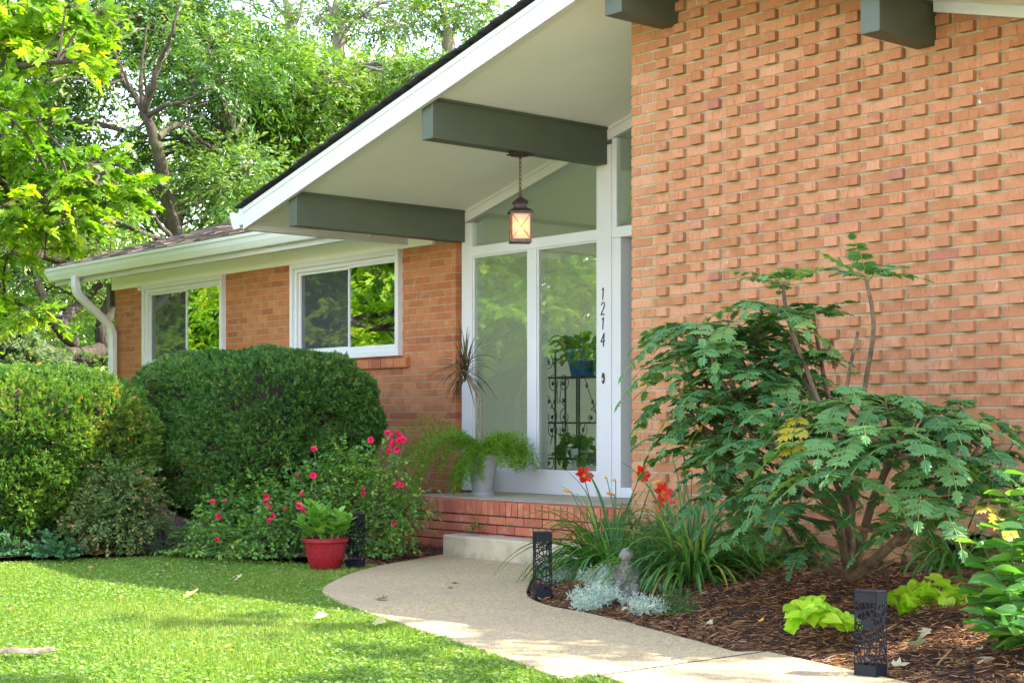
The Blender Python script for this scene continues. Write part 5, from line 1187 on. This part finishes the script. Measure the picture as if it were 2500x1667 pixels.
# ---------------------------------------------------------------- leaves and a piece of bark lying about
DRY = {k: leaf_mat("fallen_" + k, [(0, a_), (1, b_)], .15, None, .7, .2) for k, a_, b_ in (("yellow", (.36, .33, .10), (.44, .40, .16)), ("cream", (.40, .33, .18), (.48, .41, .25)), ("brown", (.20, .10, .05), (.26, .14, .07)), ("orange", (.40, .16, .05), (.48, .22, .08)), ("green", (.14, .16, .05), (.20, .22, .08)), ("gold", (.62, .38, .02), (.70, .46, .05)))}
FALL = [(470, 1449, .12, 'yellow', 'large pale yellow maple leaf lying on the sunny lawn'), (300, 1459, .05, 'orange', 'small orange brown leaf standing in the sunny lawn'), (28, 1485, .05, 'orange', 'small orange leaf in the lawn near the left edge'), (222, 1385, .06, 'orange', 'orange brown leaf in the shaded grass before the ground cover'), (400, 1397, .05, 'brown', 'small brown leaf in the shaded grass below the azalea'),
        (583, 1412, .07, 'cream', 'cream dry leaf in the shaded grass before the roses'), (787, 1505, .10, 'cream', 'pale cream lobed leaf on the lawn near the path curve'), (85, 1537, .06, 'brown', 'dark brown curled leaf above the bark piece on the lawn'), (557, 1577, .05, 'orange', 'orange leaf in the middle of the near lawn'), (930, 1518, .10, 'yellow', 'greenish yellow leaf at the lit lawn edge by the path'),
        (1110, 1423, .07, 'green', 'green brown curled leaf lying on the path'), (1100, 1436, .05, 'brown', 'brown and yellow leaf scrap on the path below the curled leaf'), (930, 1464, .10, 'green', 'flat olive grey leaf at the left of the path'), (1858, 1527, .04, 'gold', 'bright yellow leaf scrap on the mulch left of the vines'), (1735, 1533, .05, 'cream', 'cream leaf scrap on the mulch near the path edge'),
        (2258, 1560, .08, 'cream', 'pale folded leaf on the mulch under the right vine'), (2235, 1588, .10, 'green', 'folded green leaf on the mulch right of the path light'), (2390, 1600, .05, 'cream', 'grey cream leaf scrap on the mulch at right'), (2200, 1640, .09, 'cream', 'whitish ragged leaf on the mulch beside the nearest light'), (945, 1355, .07, 'yellow', 'yellow leaf under the rose bush')]
rg = np.random.default_rng(12)
for px, py, s_, kind, lab in FALL:
    onb = (px > 1650) or (px in (945,)); z_ = .03 if 900 < px < 1300 and py > 1400 and px != 945 else .045
    if px == 930 and py > 1500: z_ = .05
    p = on_bed(px, py) + np.array([0, 0, .025]) if onb else at_z(px, py, z_)
    flatl = abs(z_ - .03) < .001 and not onb
    mb = MB(); a = rg.uniform(0, 6.28); tilt = .1 if flatl else rg.uniform(.2, .6)
    s_ *= .8; tv = np.array(MAPLE[0]) * s_; tv[:, 0] -= s_ * .45; tv[:, 2] += (.9 * tv[:, 1] ** 2 + .5 * tv[:, 0] ** 2) / s_ * rg.uniform(.7, 1.6)
    ca, sa = math.cos(a), math.sin(a); nz = -toC if False else None
    R_ = np.array([[ca, -sa, 0], [sa, ca, 0], [0, 0, 1]]); ct_, st_ = math.cos(tilt), math.sin(tilt); Rx = np.array([[1, 0, 0], [0, ct_, -st_], [0, st_, ct_]])
    vw = (Rx @ R_ @ tv.T).T + p; vw[:, 2] += max(0, p[2] - .0 - vw[:, 2].min()) if flatl else max(0, (p[2] - .02) - vw[:, 2].min())
    mb.add(vw, MAPLE[1], rg.random()); o = mb.build("fallen_leaf", DRY[kind], None, loc=p); tag(o, lab, "leaf", "fallen leaves")
p = at_z(65, 1592, .05); mb = MB(); dv = rt * .95 + np.array([-.2, .35, 0]) * .6; dv = unit(dv[None])[0]
ring = []; vs = []
for k in range(7):
    c = p + dv * (k - 3) * .038 + np.array([0, 0, .004 * math.sin(k * 1.3)]); wd = .022 * (1 - .1 * abs(k - 3)); sd_ = np.cross(dv, [0, 0, 1.])
    for j in range(6): a = math.pi * j / 5; vs.append(c + sd_ * wd * math.cos(a) + np.array([0, 0, wd * .8 * math.sin(a)]))
fs = [(k * 6 + j, k * 6 + j + 1, k * 6 + j + 7, k * 6 + j + 6) for k in range(6) for j in range(5)]
mb.add(vs, fs); o = mb.build("bark_piece", paint("dry_bark", (.20, .15, .11), .9, .35, 30, .6), None, loc=p); md = o.modifiers.new("s", 'SOLIDIFY'); md.thickness = .005
tag(o, "curled grey brown piece of bark lying on the lawn at left", "bark")
p = on_bed(2405, 1622); mb = MB(); d1 = rt * .6 + toC * -.7; mb.tube([p - d1 * .07 + np.array([0, 0, .015]), p + np.array([0, 0, .022]), p + d1 * .07 + np.array([0, 0, .02])], [.005, .007, .006], 6)
mb.tube([p - d1 * .05 + rt * .02 + np.array([0, 0, .015]), p + d1 * .06 + rt * .012 + np.array([0, 0, .02])], [.004, .005], 6); o = mb.build("wood_splinter", paint("pale_wood", (.42, .30, .17), .8, .2, 30, .4), None, loc=p); tag(o, "pale split wood stick on the mulch in the lower right corner", "stick")

# ---------------------------------------------------------------- trees
def bark_mat(name, c0, c1, c2):
    m, nt, b = nodes(name); n1 = noise_n(nt, 5, 6, .7, (3, 3, .6)); n2 = noise_n(nt, 1.3, 3, .5)
    c = ramp(nt, [(.3, c0), (.55, c1), (.75, c2)], n1); c = mixc(nt, c, (.12, .13, .05), mapr(nt, n2, .5, .7, 0, .5))
    nt.links.new(c, b.inputs['Base Color']); b.inputs['Roughness'].default_value = .95; bump(nt, b, n1, 1, .05); return m
M['bark'] = bark_mat("tree_bark", (.03, .022, .015), (.075, .056, .036), (.16, .13, .085))
M['bark_pale'] = bark_mat("pale_bark", (.12, .10, .08), (.24, .21, .17), (.38, .34, .28))
M['ash'] = leaf_mat("ash_leaf", [(0, (.040, .100, .016)), (.45, (.085, .175, .022)), (.8, (.15, .24, .032)), (1, (.28, .33, .10))], .38, (1, 1, .35), .38, .5)
M['ash_dark'] = leaf_mat("ash_dark_leaf", [(0, (.030, .085, .016)), (.5, (.068, .150, .022)), (.85, (.125, .22, .032)), (1, (.22, .29, .08))], .32, (1, 1, .35), .38, .5)
M['maple'] = leaf_mat("maple_leaf", [(0, (.070, .165, .010)), (.5, (.14, .26, .013)), (.9, (.22, .34, .02)), (1, (.28, .34, .03))], .48, (1, 1, .25), .45, .35)
M['conifer'] = leaf_mat("conifer_needles", [(0, (.07, .13, .06)), (.6, (.15, .22, .10)), (1, (.26, .30, .14))], .3, (1, 1, .5), .6, .2)
def nearest_on(skel, c):
    best = None; bd = 1e9
    for pts in skel:
        for q in pts:
            d = np.linalg.norm(q - c) + max(0, q[2] - c[2]) * .6
            if d < bd: bd = d; best = q
    return best
def tree(name, label, base, limbs, clumps, tmpl, size, mat, bark, seed, nspray=26, nleaf=12, group=None, wscale=1.0, cat="tree", length=None, flat=.75, droop=.35, twigs=True):
    """limbs: [(points, r0, r1)], clumps: [(centre, radius)]"""
    rg = np.random.default_rng(seed); root = empty(name, base, label, cat, group); mb = MB(); skel = []
    for pts, r0, r1 in limbs:
        sp_ = smooth_line(pts, 6); sp_ = [q + (.0 if i in (0, len(sp_) - 1) else 1) * min(r0 * .16, .016) * rg.normal(size=3) for i, q in enumerate(sp_)]
        mb.tube(sp_, list(np.linspace(r0, r1, len(sp_))), 10); skel.append(sp_)
    P = []; X = []; N = []; V = []
    for C, R in clumps:
        C = np.array(C, float); k = max(6, int(nspray * R * R))
        p, x_, n_, bs, ax, L = sprays(C, R, k, nleaf, rg, .2, droop, flat, .5, length)
        P.append(p); X.append(x_); N.append(n_); V.append(np.clip(.5 + rg.normal(0, .22) + rg.normal(0, .2, len(p)), 0, 1))
        if twigs:
            q = nearest_on(skel, C); mid = (q + C) / 2 + np.array([0, 0, .15 * R]) + .12 * R * rg.normal(size=3); d_ = np.linalg.norm(C - q)
            tp = smooth_line([q, mid, C], 5); r0 = min(.05, .012 + .012 * d_); mb.tube(tp, list(np.linspace(r0, .008, len(tp))), 6, cap=False)
            for i in range(0, k, max(1, k // 9)): mb.tube([C, (C + bs[i]) / 2 + np.array([0, 0, .05 * R]), bs[i] + ax[i] * L[i] * .8], [.010, .007, .003], 4, cap=False)
    mb.build("trunk", bark, root, smooth=True)
    P = np.concatenate(P); n = len(P); S = rg.uniform(size[0], size[1], n)
    leaf_mesh("crown", tmpl, P, np.concatenate(X), np.concatenate(N), S, mat, root, np.concatenate(V), W=None if wscale == 1 else S * wscale)
    return root
D_ = lambda px, py, D: at_d(px, py, D)
def px_clumps(pts, D, jit, rg, sub=1):
    out = []
    for px, py, R in pts:
        for _ in range(sub):
            back = 2.6 if (280 < px < 480 and 150 < py < 560) or (500 < px < 640 and 250 < py < 420) else 0     # the open middle of the crowns
            out.append((D_(px + rg.normal(0, 12), py + rg.normal(0, 12), D + back + rg.uniform(-jit, jit) * (.4 if back else 1)), R * rg.uniform(.72, 1.08) * (.7 if back else 1)))
    return out
rg = np.random.default_rng(200)
# big dark ash behind the low roof: trunk leaning, forked, with spreading limbs
DA = 30.0
ab = D_(545, 1165, DA); ab[2] = 0
DF = DA - 2.4
limbs = [([ab, D_(500, 900, DA), D_(435, 600, DA - 1), D_(395, 420, DA - 2), D_(375, 330, DA - 2.4), D_(350, 270, DA - 2.4)], 0.197, 0.072),
         ([D_(352, 275, DF), D_(370, 220, DF - .3), D_(392, 150, DF - .5), D_(420, 80, DF - 1), D_(440, 0, DF - 1)], 0.075, 0.015),
         ([D_(352, 275, DF), D_(330, 235, DF + .3), D_(300, 190, DF + .6), D_(285, 130, DF + 1), D_(250, 60, DF + 1)], 0.064, 0.012), ([D_(350, 270, DF), D_(345, 210, DF), D_(348, 140, DF), D_(360, 60, DF)], 0.052, 0.012),
         ([D_(300, 195, DF + .5), D_(250, 205, DF), D_(160, 190, DF - .5), D_(80, 230, DF - 1)], 0.029, 0.012),
         ([D_(360, 285, DF), D_(400, 262, DF - .5), D_(445, 250, DF - 1), D_(520, 215, DF - 1.5)], 0.058, 0.012), ([D_(385, 335, DF), D_(430, 305, DF + .5), D_(470, 325, DF + 1), D_(520, 360, DF + 1.5), D_(570, 330, DF + 2)], 0.070, 0.015),
         ([D_(465, 620, DF), D_(400, 560, DF - 1), D_(370, 520, DF - 1.4), D_(330, 470, DF - 1.8)], 0.058, 0.012), ([D_(470, 640, DF), D_(430, 540, DF + .4), D_(415, 480, DF + .8)], 0.070, 0.015),
         ([D_(420, 590, DF), D_(350, 570, DF - .8), D_(280, 540, DF - 1.5), D_(200, 570, DF - 2)], 0.052, 0.012),
         ([D_(351, 268, DF), D_(356, 225, DF), D_(352, 180, DF - .2), D_(360, 140, DF)], .035, .006), ([D_(356, 230, DF), D_(372, 195, DF), D_(368, 160, DF)], .024, .005), ([D_(353, 240, DF), D_(340, 200, DF + .2), D_(344, 165, DF)], .024, .005), ([D_(392, 150, DF - .5), D_(410, 130, DF), D_(416, 95, DF)], .03, .006),
         ([D_(318, 215, DF), D_(296, 165, DF), D_(275, 130, DF)], .035, .006), ([D_(430, 255, DF - .7), D_(470, 262, DF - 1), D_(505, 250, DF - 1)], .03, .008), ([D_(440, 308, DF), D_(462, 290, DF), D_(500, 285, DF)], .03, .008), ([D_(360, 290, DF), D_(330, 320, DF), D_(300, 318, DF)], .03, .008)]
cl = px_clumps([(60, 20, 1.3), (160, 60, 1.4), (250, 20, 1.4), (330, 40, 1.4), (420, 20, 1.5), (500, 60, 1.4), (200, 130, 1.2), (430, 110, 1.3), (520, 140, 1.4), (390, 250, .45), (340, 330, .5), (430, 220, .6), (330, 400, .6), (405, 470, .6), (370, 380, .5), (120, 180, 1.2), (60, 250, 1.2), (180, 260, 1.2), (130, 330, 1.2), (220, 370, 1.1), (80, 400, 1.2), (480, 210, 1.2), (570, 200, 1.3),
                  (450, 390, .9), (520, 420, 1.1), (440, 460, 1.0), (280, 470, 1.0), (500, 500, 1.1), (560, 470, 1.1), (200, 480, 1.1), (540, 290, 1.1), (600, 260, 1.1), (610, 420, 1.1), (40, 110, 1.3), (20, 330, 1.2), (620, 330, 1.0), (330, 545, .8), (560, 540, .9)], DA, 2.0, rg, 2)
tree("ash_tree", "tall dark green ash with forked limbs behind the left roof", ab, limbs, cl, LANCE, (.09, .155), M['ash_dark'], M['bark'], 301, 60, 14, wscale=1.15)
# lighter ash, nearer the gable
DB = 34.0; bb = D_(720, 1100, DB); bb[2] = 0
limbs = [([bb, D_(660, 800, DB), D_(560, 480, DB), D_(565, 380, DB), D_(590, 310, DB), D_(585, 260, DB)], 0.221, 0.048), ([D_(590, 310, DB), D_(620, 270, DB), D_(650, 200, DB), D_(690, 120, DB)], 0.065, 0.016), ([D_(565, 400, DB), D_(530, 370, DB - 1), D_(500, 300, DB - 1), D_(480, 240, DB - 1)], 0.058, 0.012),
         ([D_(740, 600, DB), D_(705, 380, DB), D_(695, 300, DB), D_(720, 240, DB)], 0.091, 0.020), ([D_(705, 370, DB), D_(670, 320, DB), D_(640, 290, DB)], 0.039, 0.012), ([D_(720, 250, DB), D_(800, 180, DB), D_(880, 160, DB)], 0.039, 0.012)]
cl = px_clumps([(600, 130, 1.0), (660, 150, 1.0), (620, 170, 1.2), (700, 180, 1.2), (760, 190, 1.1), (800, 210, 1.1), (660, 210, 1.3), (740, 230, 1.3), (820, 240, 1.3), (880, 220, 1.0), (940, 210, .9), (970, 200, .9), (900, 260, 1.2), (1020, 170, .7), (1040, 160, .6), (980, 220, 1.0), (700, 290, 1.1), (780, 300, 1.2), (850, 310, 1.2), (640, 270, 1.0), (930, 270, 1.1),
                  (760, 350, 1.1), (690, 400, 1.0), (640, 460, 1.0), (720, 420, 1.0), (600, 500, 1.0), (800, 360, 1.1), (660, 370, .8), (530, 150, .9), (860, 210, .9), (620, 540, 1.0), (680, 480, 1.0), (720, 190, 1.1), (780, 250, 1.2), (840, 280, 1.0), (560, 420, .9), (1045, 170, .6)], DB, 2.2, rg, 2)
tree("ash_tree", "light green sunlit ash rising behind the gable rake", bb, limbs, cl, LANCE, (.10, .165), M['ash'], M['bark_pale'], 302, 56, 14, wscale=1.15)
# taller thin tops against the sky
DC = 44.0
def thin_top(label, bpx, limbs, pts, seed):
    b0 = D_(bpx, 1100, DC); b0[2] = 0
    tree("tall_tree", label, b0, [([b0, D_(bpx, 500, DC)] + [D_(x_, y_, DC) for x_, y_ in limbs[0]], .35, .05)] + [([D_(x_, y_, DC) for x_, y_ in l_], .07, .02) for l_ in limbs[1:]], px_clumps(pts, DC, 1.5, rg, 2), LANCE, (.12, .20), M['ash'], M['bark_pale'], seed, 13, 12, "tall thin trees behind the gable", 1.1)
thin_top("tall thin crown with bare twigs against the sky, leftmost above the ash", 720, [[(715, 120), (705, 40), (690, -40)], [(715, 70), (735, 20), (740, -40)], [(705, 50), (670, 10), (640, -20)], [(712, 90), (690, 60), (655, 45)]], [(660, 10, .7), (745, 10, .6), (700, -30, 1.0), (560, 10, .9)], 303)
thin_top("tall thin crown with pale twin stems against the sky, middle", 835, [[(828, 120), (825, 40), (815, -40)], [(826, 70), (850, 20), (880, -10)], [(822, 60), (800, 10), (790, -40)], [(826, 90), (870, 50), (900, 20)]], [(780, 30, 1.2), (800, 70, 1.1), (760, 60, 1.0), (850, 50, 1.1), (880, 10, 1.3), (820, 0, 1.4), (930, 20, 1.3), (985, 10, 1.3), (960, 60, 1.3), (1010, 50, 1.2), (920, 90, 1.1), (990, 90, 1.1), (1020, 20, 1.0)], 304)
thin_top("tall thin crown against the sky, rightmost by the roof edge", 1110, [[(1095, 120), (1090, 70), (1080, 20)], [(1092, 110), (1075, 80), (1062, 55)], [(1093, 100), (1115, 60), (1120, 20)]], [(1080, 30, 1.1), (1110, 40, 1.2), (1150, 20, 1.2), (1190, 15, 1.1), (1130, 70, .9), (1090, -10, 1.2), (1170, 50, .8), (1075, 5, .9), (1205, 30, .8)], 305)
# old tree with low crooked limbs beyond the left roof end
DE = 27.0; eb = D_(345, 1180, DE); eb[2] = 0
limbs = [([eb, D_(310, 1000, DE), D_(270, 880, DE), D_(250, 800, DE)], .30, .16), ([D_(262, 860, DE), D_(190, 868, DE - .5), D_(130, 862, DE - 1), D_(60, 835, DE - 1.5), D_(-30, 830, DE - 2)], .17, .09), ([D_(180, 840, DE - .5), D_(140, 800, DE - .8), D_(110, 750, DE - 1), D_(85, 660, DE - 1), D_(60, 640, DE - 1)], .11, .05),
         ([D_(145, 800, DE - .8), D_(165, 770, DE - .5), D_(205, 735, DE), D_(245, 690, DE)], .11, .06), ([D_(270, 910, DE), D_(215, 970, DE - 1), D_(170, 990, DE - 1.5)], .10, .04), ([D_(150, 990, DE - 1.4), D_(115, 930, DE - 1), D_(70, 890, DE - 1)], .08, .04),
         ([D_(300, 660, DE), D_(220, 620, DE), D_(165, 640, DE - .4), D_(95, 625, DE - .8), D_(50, 690, DE - 1)], .12, .06), ([D_(85, 630, DE), D_(60, 560, DE), D_(20, 500, DE)], .06, .03), ([D_(250, 800, DE), D_(275, 720, DE), D_(300, 640, DE)], .14, .09)]
cl = px_clumps([(60, 600, .9), (140, 580, .9), (230, 580, .8), (30, 690, .9), (120, 700, .7), (200, 680, .6), (20, 780, .8), (90, 790, .5), (240, 750, .6), (60, 880, .7), (150, 930, .6), (230, 930, .6), (20, 540, 1.0), (180, 540, .9), (250, 1010, .8), (200, 890, .5), (30, 620, .8), (260, 620, .7)], DE, 1.5, rg, 2)
tree("old_tree", "old tree with low crooked mossy limbs beyond the left end of the roof", eb, limbs, cl, LANCE, (.08, .14), M['ash'], M['bark'], 306, 50, 13, wscale=1.1)
# undergrowth and conifers low on the left
for i, (px, py, D, R, mt, lab) in enumerate(((260, 960, 24, .8, 'ash', "bright green young shrub beside the downspout"), (170, 900, 30, 1.3, 'ash_dark', "dark green shrub behind the sunlit hedge"), (350, 900, 33, 2.2, 'ash', "broad green shrub behind the house corner"))):
    c = D_(px, py, D); b0 = c.copy(); b0[2] = 0
    cl = [(c + rand_unit(1, rg)[0] * R * np.array([1, 1, .6]) * rg.uniform(.2, .9), R * .5) for _ in range(14)]
    tree("background_shrub", lab, b0, [([b0, (b0 + c) / 2, c], .06, .03)], cl, LANCE if i else OVAL, (.12, .2), M[mt], M['bark'], 320 + i, 42, 10, cat="shrub", wscale=.8)
def conifer(label, px, pyt, pyb, D, rad, seed):
    rg = np.random.default_rng(seed); t = D_(px, pyt, D); b0 = t.copy(); b0[2] = 0; root = empty("conifer", b0, label, "tree", "pale conifers"); mb = MB(); mb.tube([b0, t], [.14, .02], 8); H = t[2]
    P = []; X = []; N = []
    for k in range(330):
        f = rg.random() ** .75; z = H * (1 - f) * .97 + .2; L = rad * (.12 + f) * rg.uniform(.7, 1.1); a = rg.uniform(0, 6.28); dv = np.array([math.cos(a), math.sin(a), .25]); p0 = np.array([b0[0], b0[1], z]); mb.tube([p0, p0 + dv * L], [.015, .004], 4, cap=False)
        m_ = 90; tt = rg.random(m_) ** .7; off = .10 * (1.3 - tt)[:, None] * rg.normal(size=(m_, 3)) * np.array([1, 1, .45]); pp = p0 + dv * L * tt[:, None] + off; pp[:, 2] -= .12 * tt ** 2; P.append(pp); X.append(dv + .7 * rg.normal(size=(m_, 3))); N.append(np.array([0, 0, 1.]) + .6 * rg.normal(size=(m_, 3)))
    mb.build("trunk", M['bark'], root); P = np.concatenate(P); leaf_mesh("crown", NEEDLE, P, np.concatenate(X), np.concatenate(N), rg.uniform(.07, .14, len(P)), M['conifer'], root, W=np.full(len(P), .028))
conifer("pale blue green conifer at the left edge behind the hedge", 40, 800, 1000, 22, 1.5, 401)
conifer("shorter pale conifer right of the tall one behind the hedge", 118, 880, 1000, 24, 1.5, 402)

# bright maple left of the view: its boughs hang into the picture and mirror in the windows
mx, my = -19.5, 2.2; mb0 = np.array([mx, my, 0.])
limbs = [([mb0, np.array([mx, my, 1.5]), np.array([mx + .2, my + .1, 3.2]), np.array([mx + .3, my, 5.5]), np.array([mx, my, 8.])], .28, .08)]
for q in ([(mx + .2, my, 2.6), (mx + 1.6, my + 1.2, 3.6), D_(-120, 420, 16), D_(60, 470, 15), D_(260, 420, 14.6)], [(mx + .3, my, 3.2), (mx + 1.5, my + 1, 4.6), D_(-150, 150, 16), D_(30, 160, 15), D_(180, 150, 14.5)], [(mx + .2, my, 2.2), (mx + 1.5, my + 1.3, 2.6), D_(-150, 720, 16), D_(20, 760, 15.5)],
          [(mx, my, 1.6), (mx + 1.5, my - .6, 1.7), (mx + 3, my - .9, 1.6)], [(mx, my, 1.8), (mx - .2, my + 1.6, 1.9), (mx - .4, my + 3, 1.7)], [(mx, my, 2.2), (mx + 1.6, my + 1.2, 2.0), (mx + 3.0, my + 1.8, 1.6)], [(mx, my, 2.6), (mx - 1.5, my + .6, 3), (mx - 3, my + 1, 3.2)], [(mx, my, 3.4), (mx - .5, my - 2, 4.2)]):
    limbs.append(([np.array(v, float) for v in q], .08, .02))
cl = []
for px, py, R in ((-60, 40, .9), (20, 20, .75), (100, 40, .65), (180, 70, .5), (-20, 110, .8), (60, 120, .7), (140, 140, .55), (210, 165, .3), (20, 200, .6), (-40, 250, .7), (60, 70, .7), (-60, 390, .8), (20, 400, .65), (90, 420, .6), (160, 440, .55), (230, 450, .45), (290, 490, .32), (-20, 470, .75), (60, 490, .65), (130, 500, .55), (200, 510, .45), (20, 560, .6), (90, 560, .5), (150, 545, .4), (-50, 540, .7), (0, 330, .4), (20, 620, .4), (110, 610, .3), (190, 560, .28), (-30, 720, .45), (30, 735, .35), (75, 755, .3), (0, 780, .3), (60, 790, .18), (-40, 640, .5), (40, 280, .35), (90, 300, .28), (0, 265, .4), (250, 400, .4), (200, 400, .5), (300, 460, .3), (120, 380, .5), (240, 500, .35), (170, 490, .5), (70, 540, .6), (320, 470, .2), (230, 120, .3), (160, 20, .5), (240, 30, .4)):
    cl.append((D_(px, py, 14.8 + rg.uniform(-.5, 1.0)), R * .62))
for _ in range(75):
    d = rand_unit(1, rg)[0]; c = np.array([mx, my, 4.2]) + d * np.array([3.6, 3.2, 3.4]) * rg.uniform(.45, 1.0)
    if (-CT * c[0] + ST * c[1]) > 0:
        u_ = (c[0] * ST + c[1] * CT) / (-CT * c[0] + ST * c[1])
        if u_ > -.43: continue
    c[2] = max(c[2], .9); cl.append((c, rg.uniform(.7, 1.0)))
for py0 in (150, 430, 740):
    for px in range(-460, -60, 60): cl.append((D_(px + rg.normal(0, 20), py0 + rg.normal(0, 60), 15.6 + rg.uniform(-.6, .8)), rg.uniform(.4, .6)))
for _ in range(46):                                    # low boughs opposite the windows and the door
    c = np.array([-20.6, 2.6, 2.75]) + rg.normal(size=3) * np.array([1.2, .7, .65]) if _ < 30 else np.array([-17.3, 1.9, 2.5]) + rg.normal(size=3) * np.array([.8, .5, .5])
    cl.append((c, rg.uniform(.3, .5)))
tree("maple_tree", "bright yellow green maple whose boughs hang in at the upper left", mb0, limbs, cl, MAPLE, (.085, .135), M['maple'], M['bark'], 310, 95, 9, length=.26, flat=.42, droop=.12)
# tree to the right of the view: its boughs dapple the lawn
sb = np.array([5.2, 10.5, 0.]); cl = [(np.array([-1.75, 6.45, 6.6]) + rg.normal(size=3) * np.array([.4, .3, .3]) - toC * -.0 + rt * rg.uniform(-1.6, 1.4), .30) for _ in range(7)] + [(np.array([-1.15, 8.45, 6.5]) + rg.normal(size=3) * np.array([.85, .42, .3]), .38) for _ in range(20)] + [(np.array([5.5, 10.5, 7.5]) + rand_unit(1, rg)[0] * np.array([2.6, 2.6, 2.0]), .9) for _ in range(30)]
tree("shade_tree", "tree standing right of the house, out of the picture", sb, [([sb, sb + np.array([0, 0, 3.]), sb + np.array([-.2, -.2, 7.])], .25, .08), ([sb + np.array([0, 0, 5.]), np.array([1.5, 9, 6.5]), np.array([-.6, 8.4, 6.6])], .05, .012)], cl, LANCE, (.14, .22), M['ash'], M['bark'], 311, 40, 10, twigs=False)
cl = [(np.array([-25.5, 3.0, 2.7]) + rand_unit(1, rg)[0] * np.array([2.6, 2.2, 1.9]) * rg.uniform(.2, 1), .8) for _ in range(52)]; b0 = np.array([-25.5, 3.2, 0.])
tree("maple_tree", "young bright maple farther left, mirrored in the leftmost window", b0, [([b0, b0 + np.array([0, 0, 1.5]), b0 + np.array([.1, 0, 3.4])], .12, .04)], cl, MAPLE, (.09, .14), M['maple'], M['bark'], 312, 45, 10, length=.4, flat=.5, droop=.2)
# trees across the street and woods beyond, seen in the glass and through the gaps
for i, (x_, y_, h_, R) in enumerate(((-26, -2.5, 6.5, 3.4), (-25, -11, 7, 4.0), (-33, 3.5, 7.5, 4.2), (-37, -8, 8, 4.8))):
    b0 = np.array([x_, y_, 0.]); cl = [(np.array([x_, y_, h_ * .62]) + rand_unit(1, rg)[0] * np.array([R, R, h_ * .5]) * rg.uniform(.4, 1), R * .32) for _ in range(60)]
    tree("street_tree", "green tree across the lawn %s, mirrored in the glass" % ("nearest the maple", "behind the viewer at left", "far out to the left", "behind the viewer", "farthest left behind", "behind the viewer at right")[i], b0, [([b0, b0 + np.array([0, 0, h_ * .5]), b0 + np.array([.2, 0, h_])], .3, .06)], cl, LANCE, (.22, .36), M['ash' if i % 2 else 'ash_dark'], M['bark'], 330 + i, 9, 10, "trees across the lawn", .9)
P = []; rgw = np.random.default_rng(500); X = []; N = []
for k in range(330):                                   # the same wood going on round to the left, out of the picture
    a = rgw.uniform(math.radians(165), math.radians(235)); rr_ = rgw.uniform(42, 56); c = np.array([rr_ * math.cos(a), rr_ * math.sin(a), rgw.uniform(.5, 8)]); p, x_, n_, *_ = sprays(c, rgw.uniform(1.5, 2.4), 34, 9, rgw, .2, .3, .8); P.append(p); X.append(x_); N.append(n_)
for k in range(150):
    D = rgw.uniform(48, 75); px = rgw.uniform(-500, 1100); top_ = 330 + 80 * math.sin(px / 140.) + rgw.normal(0, 30); py = rgw.uniform(top_, 1010); c = D_(px, py, D); R = rgw.uniform(1.2, 2.2)
    p, x_, n_, *_ = sprays(c, R, 34, 9, rgw, .2, .3, .8); P.append(p); X.append(x_); N.append(n_)
P = np.concatenate(P); P[:, 2] = np.maximum(P[:, 2], .05); o = leaf_mesh("far_wood", LANCE, P, np.concatenate(X), np.concatenate(N), rgw.uniform(.35, .6, len(P)), M['ash'], None, W=rgw.uniform(.28, .45, len(P)))
tag(o, "far green wood showing between the tree trunks", "wood", kind="stuff")
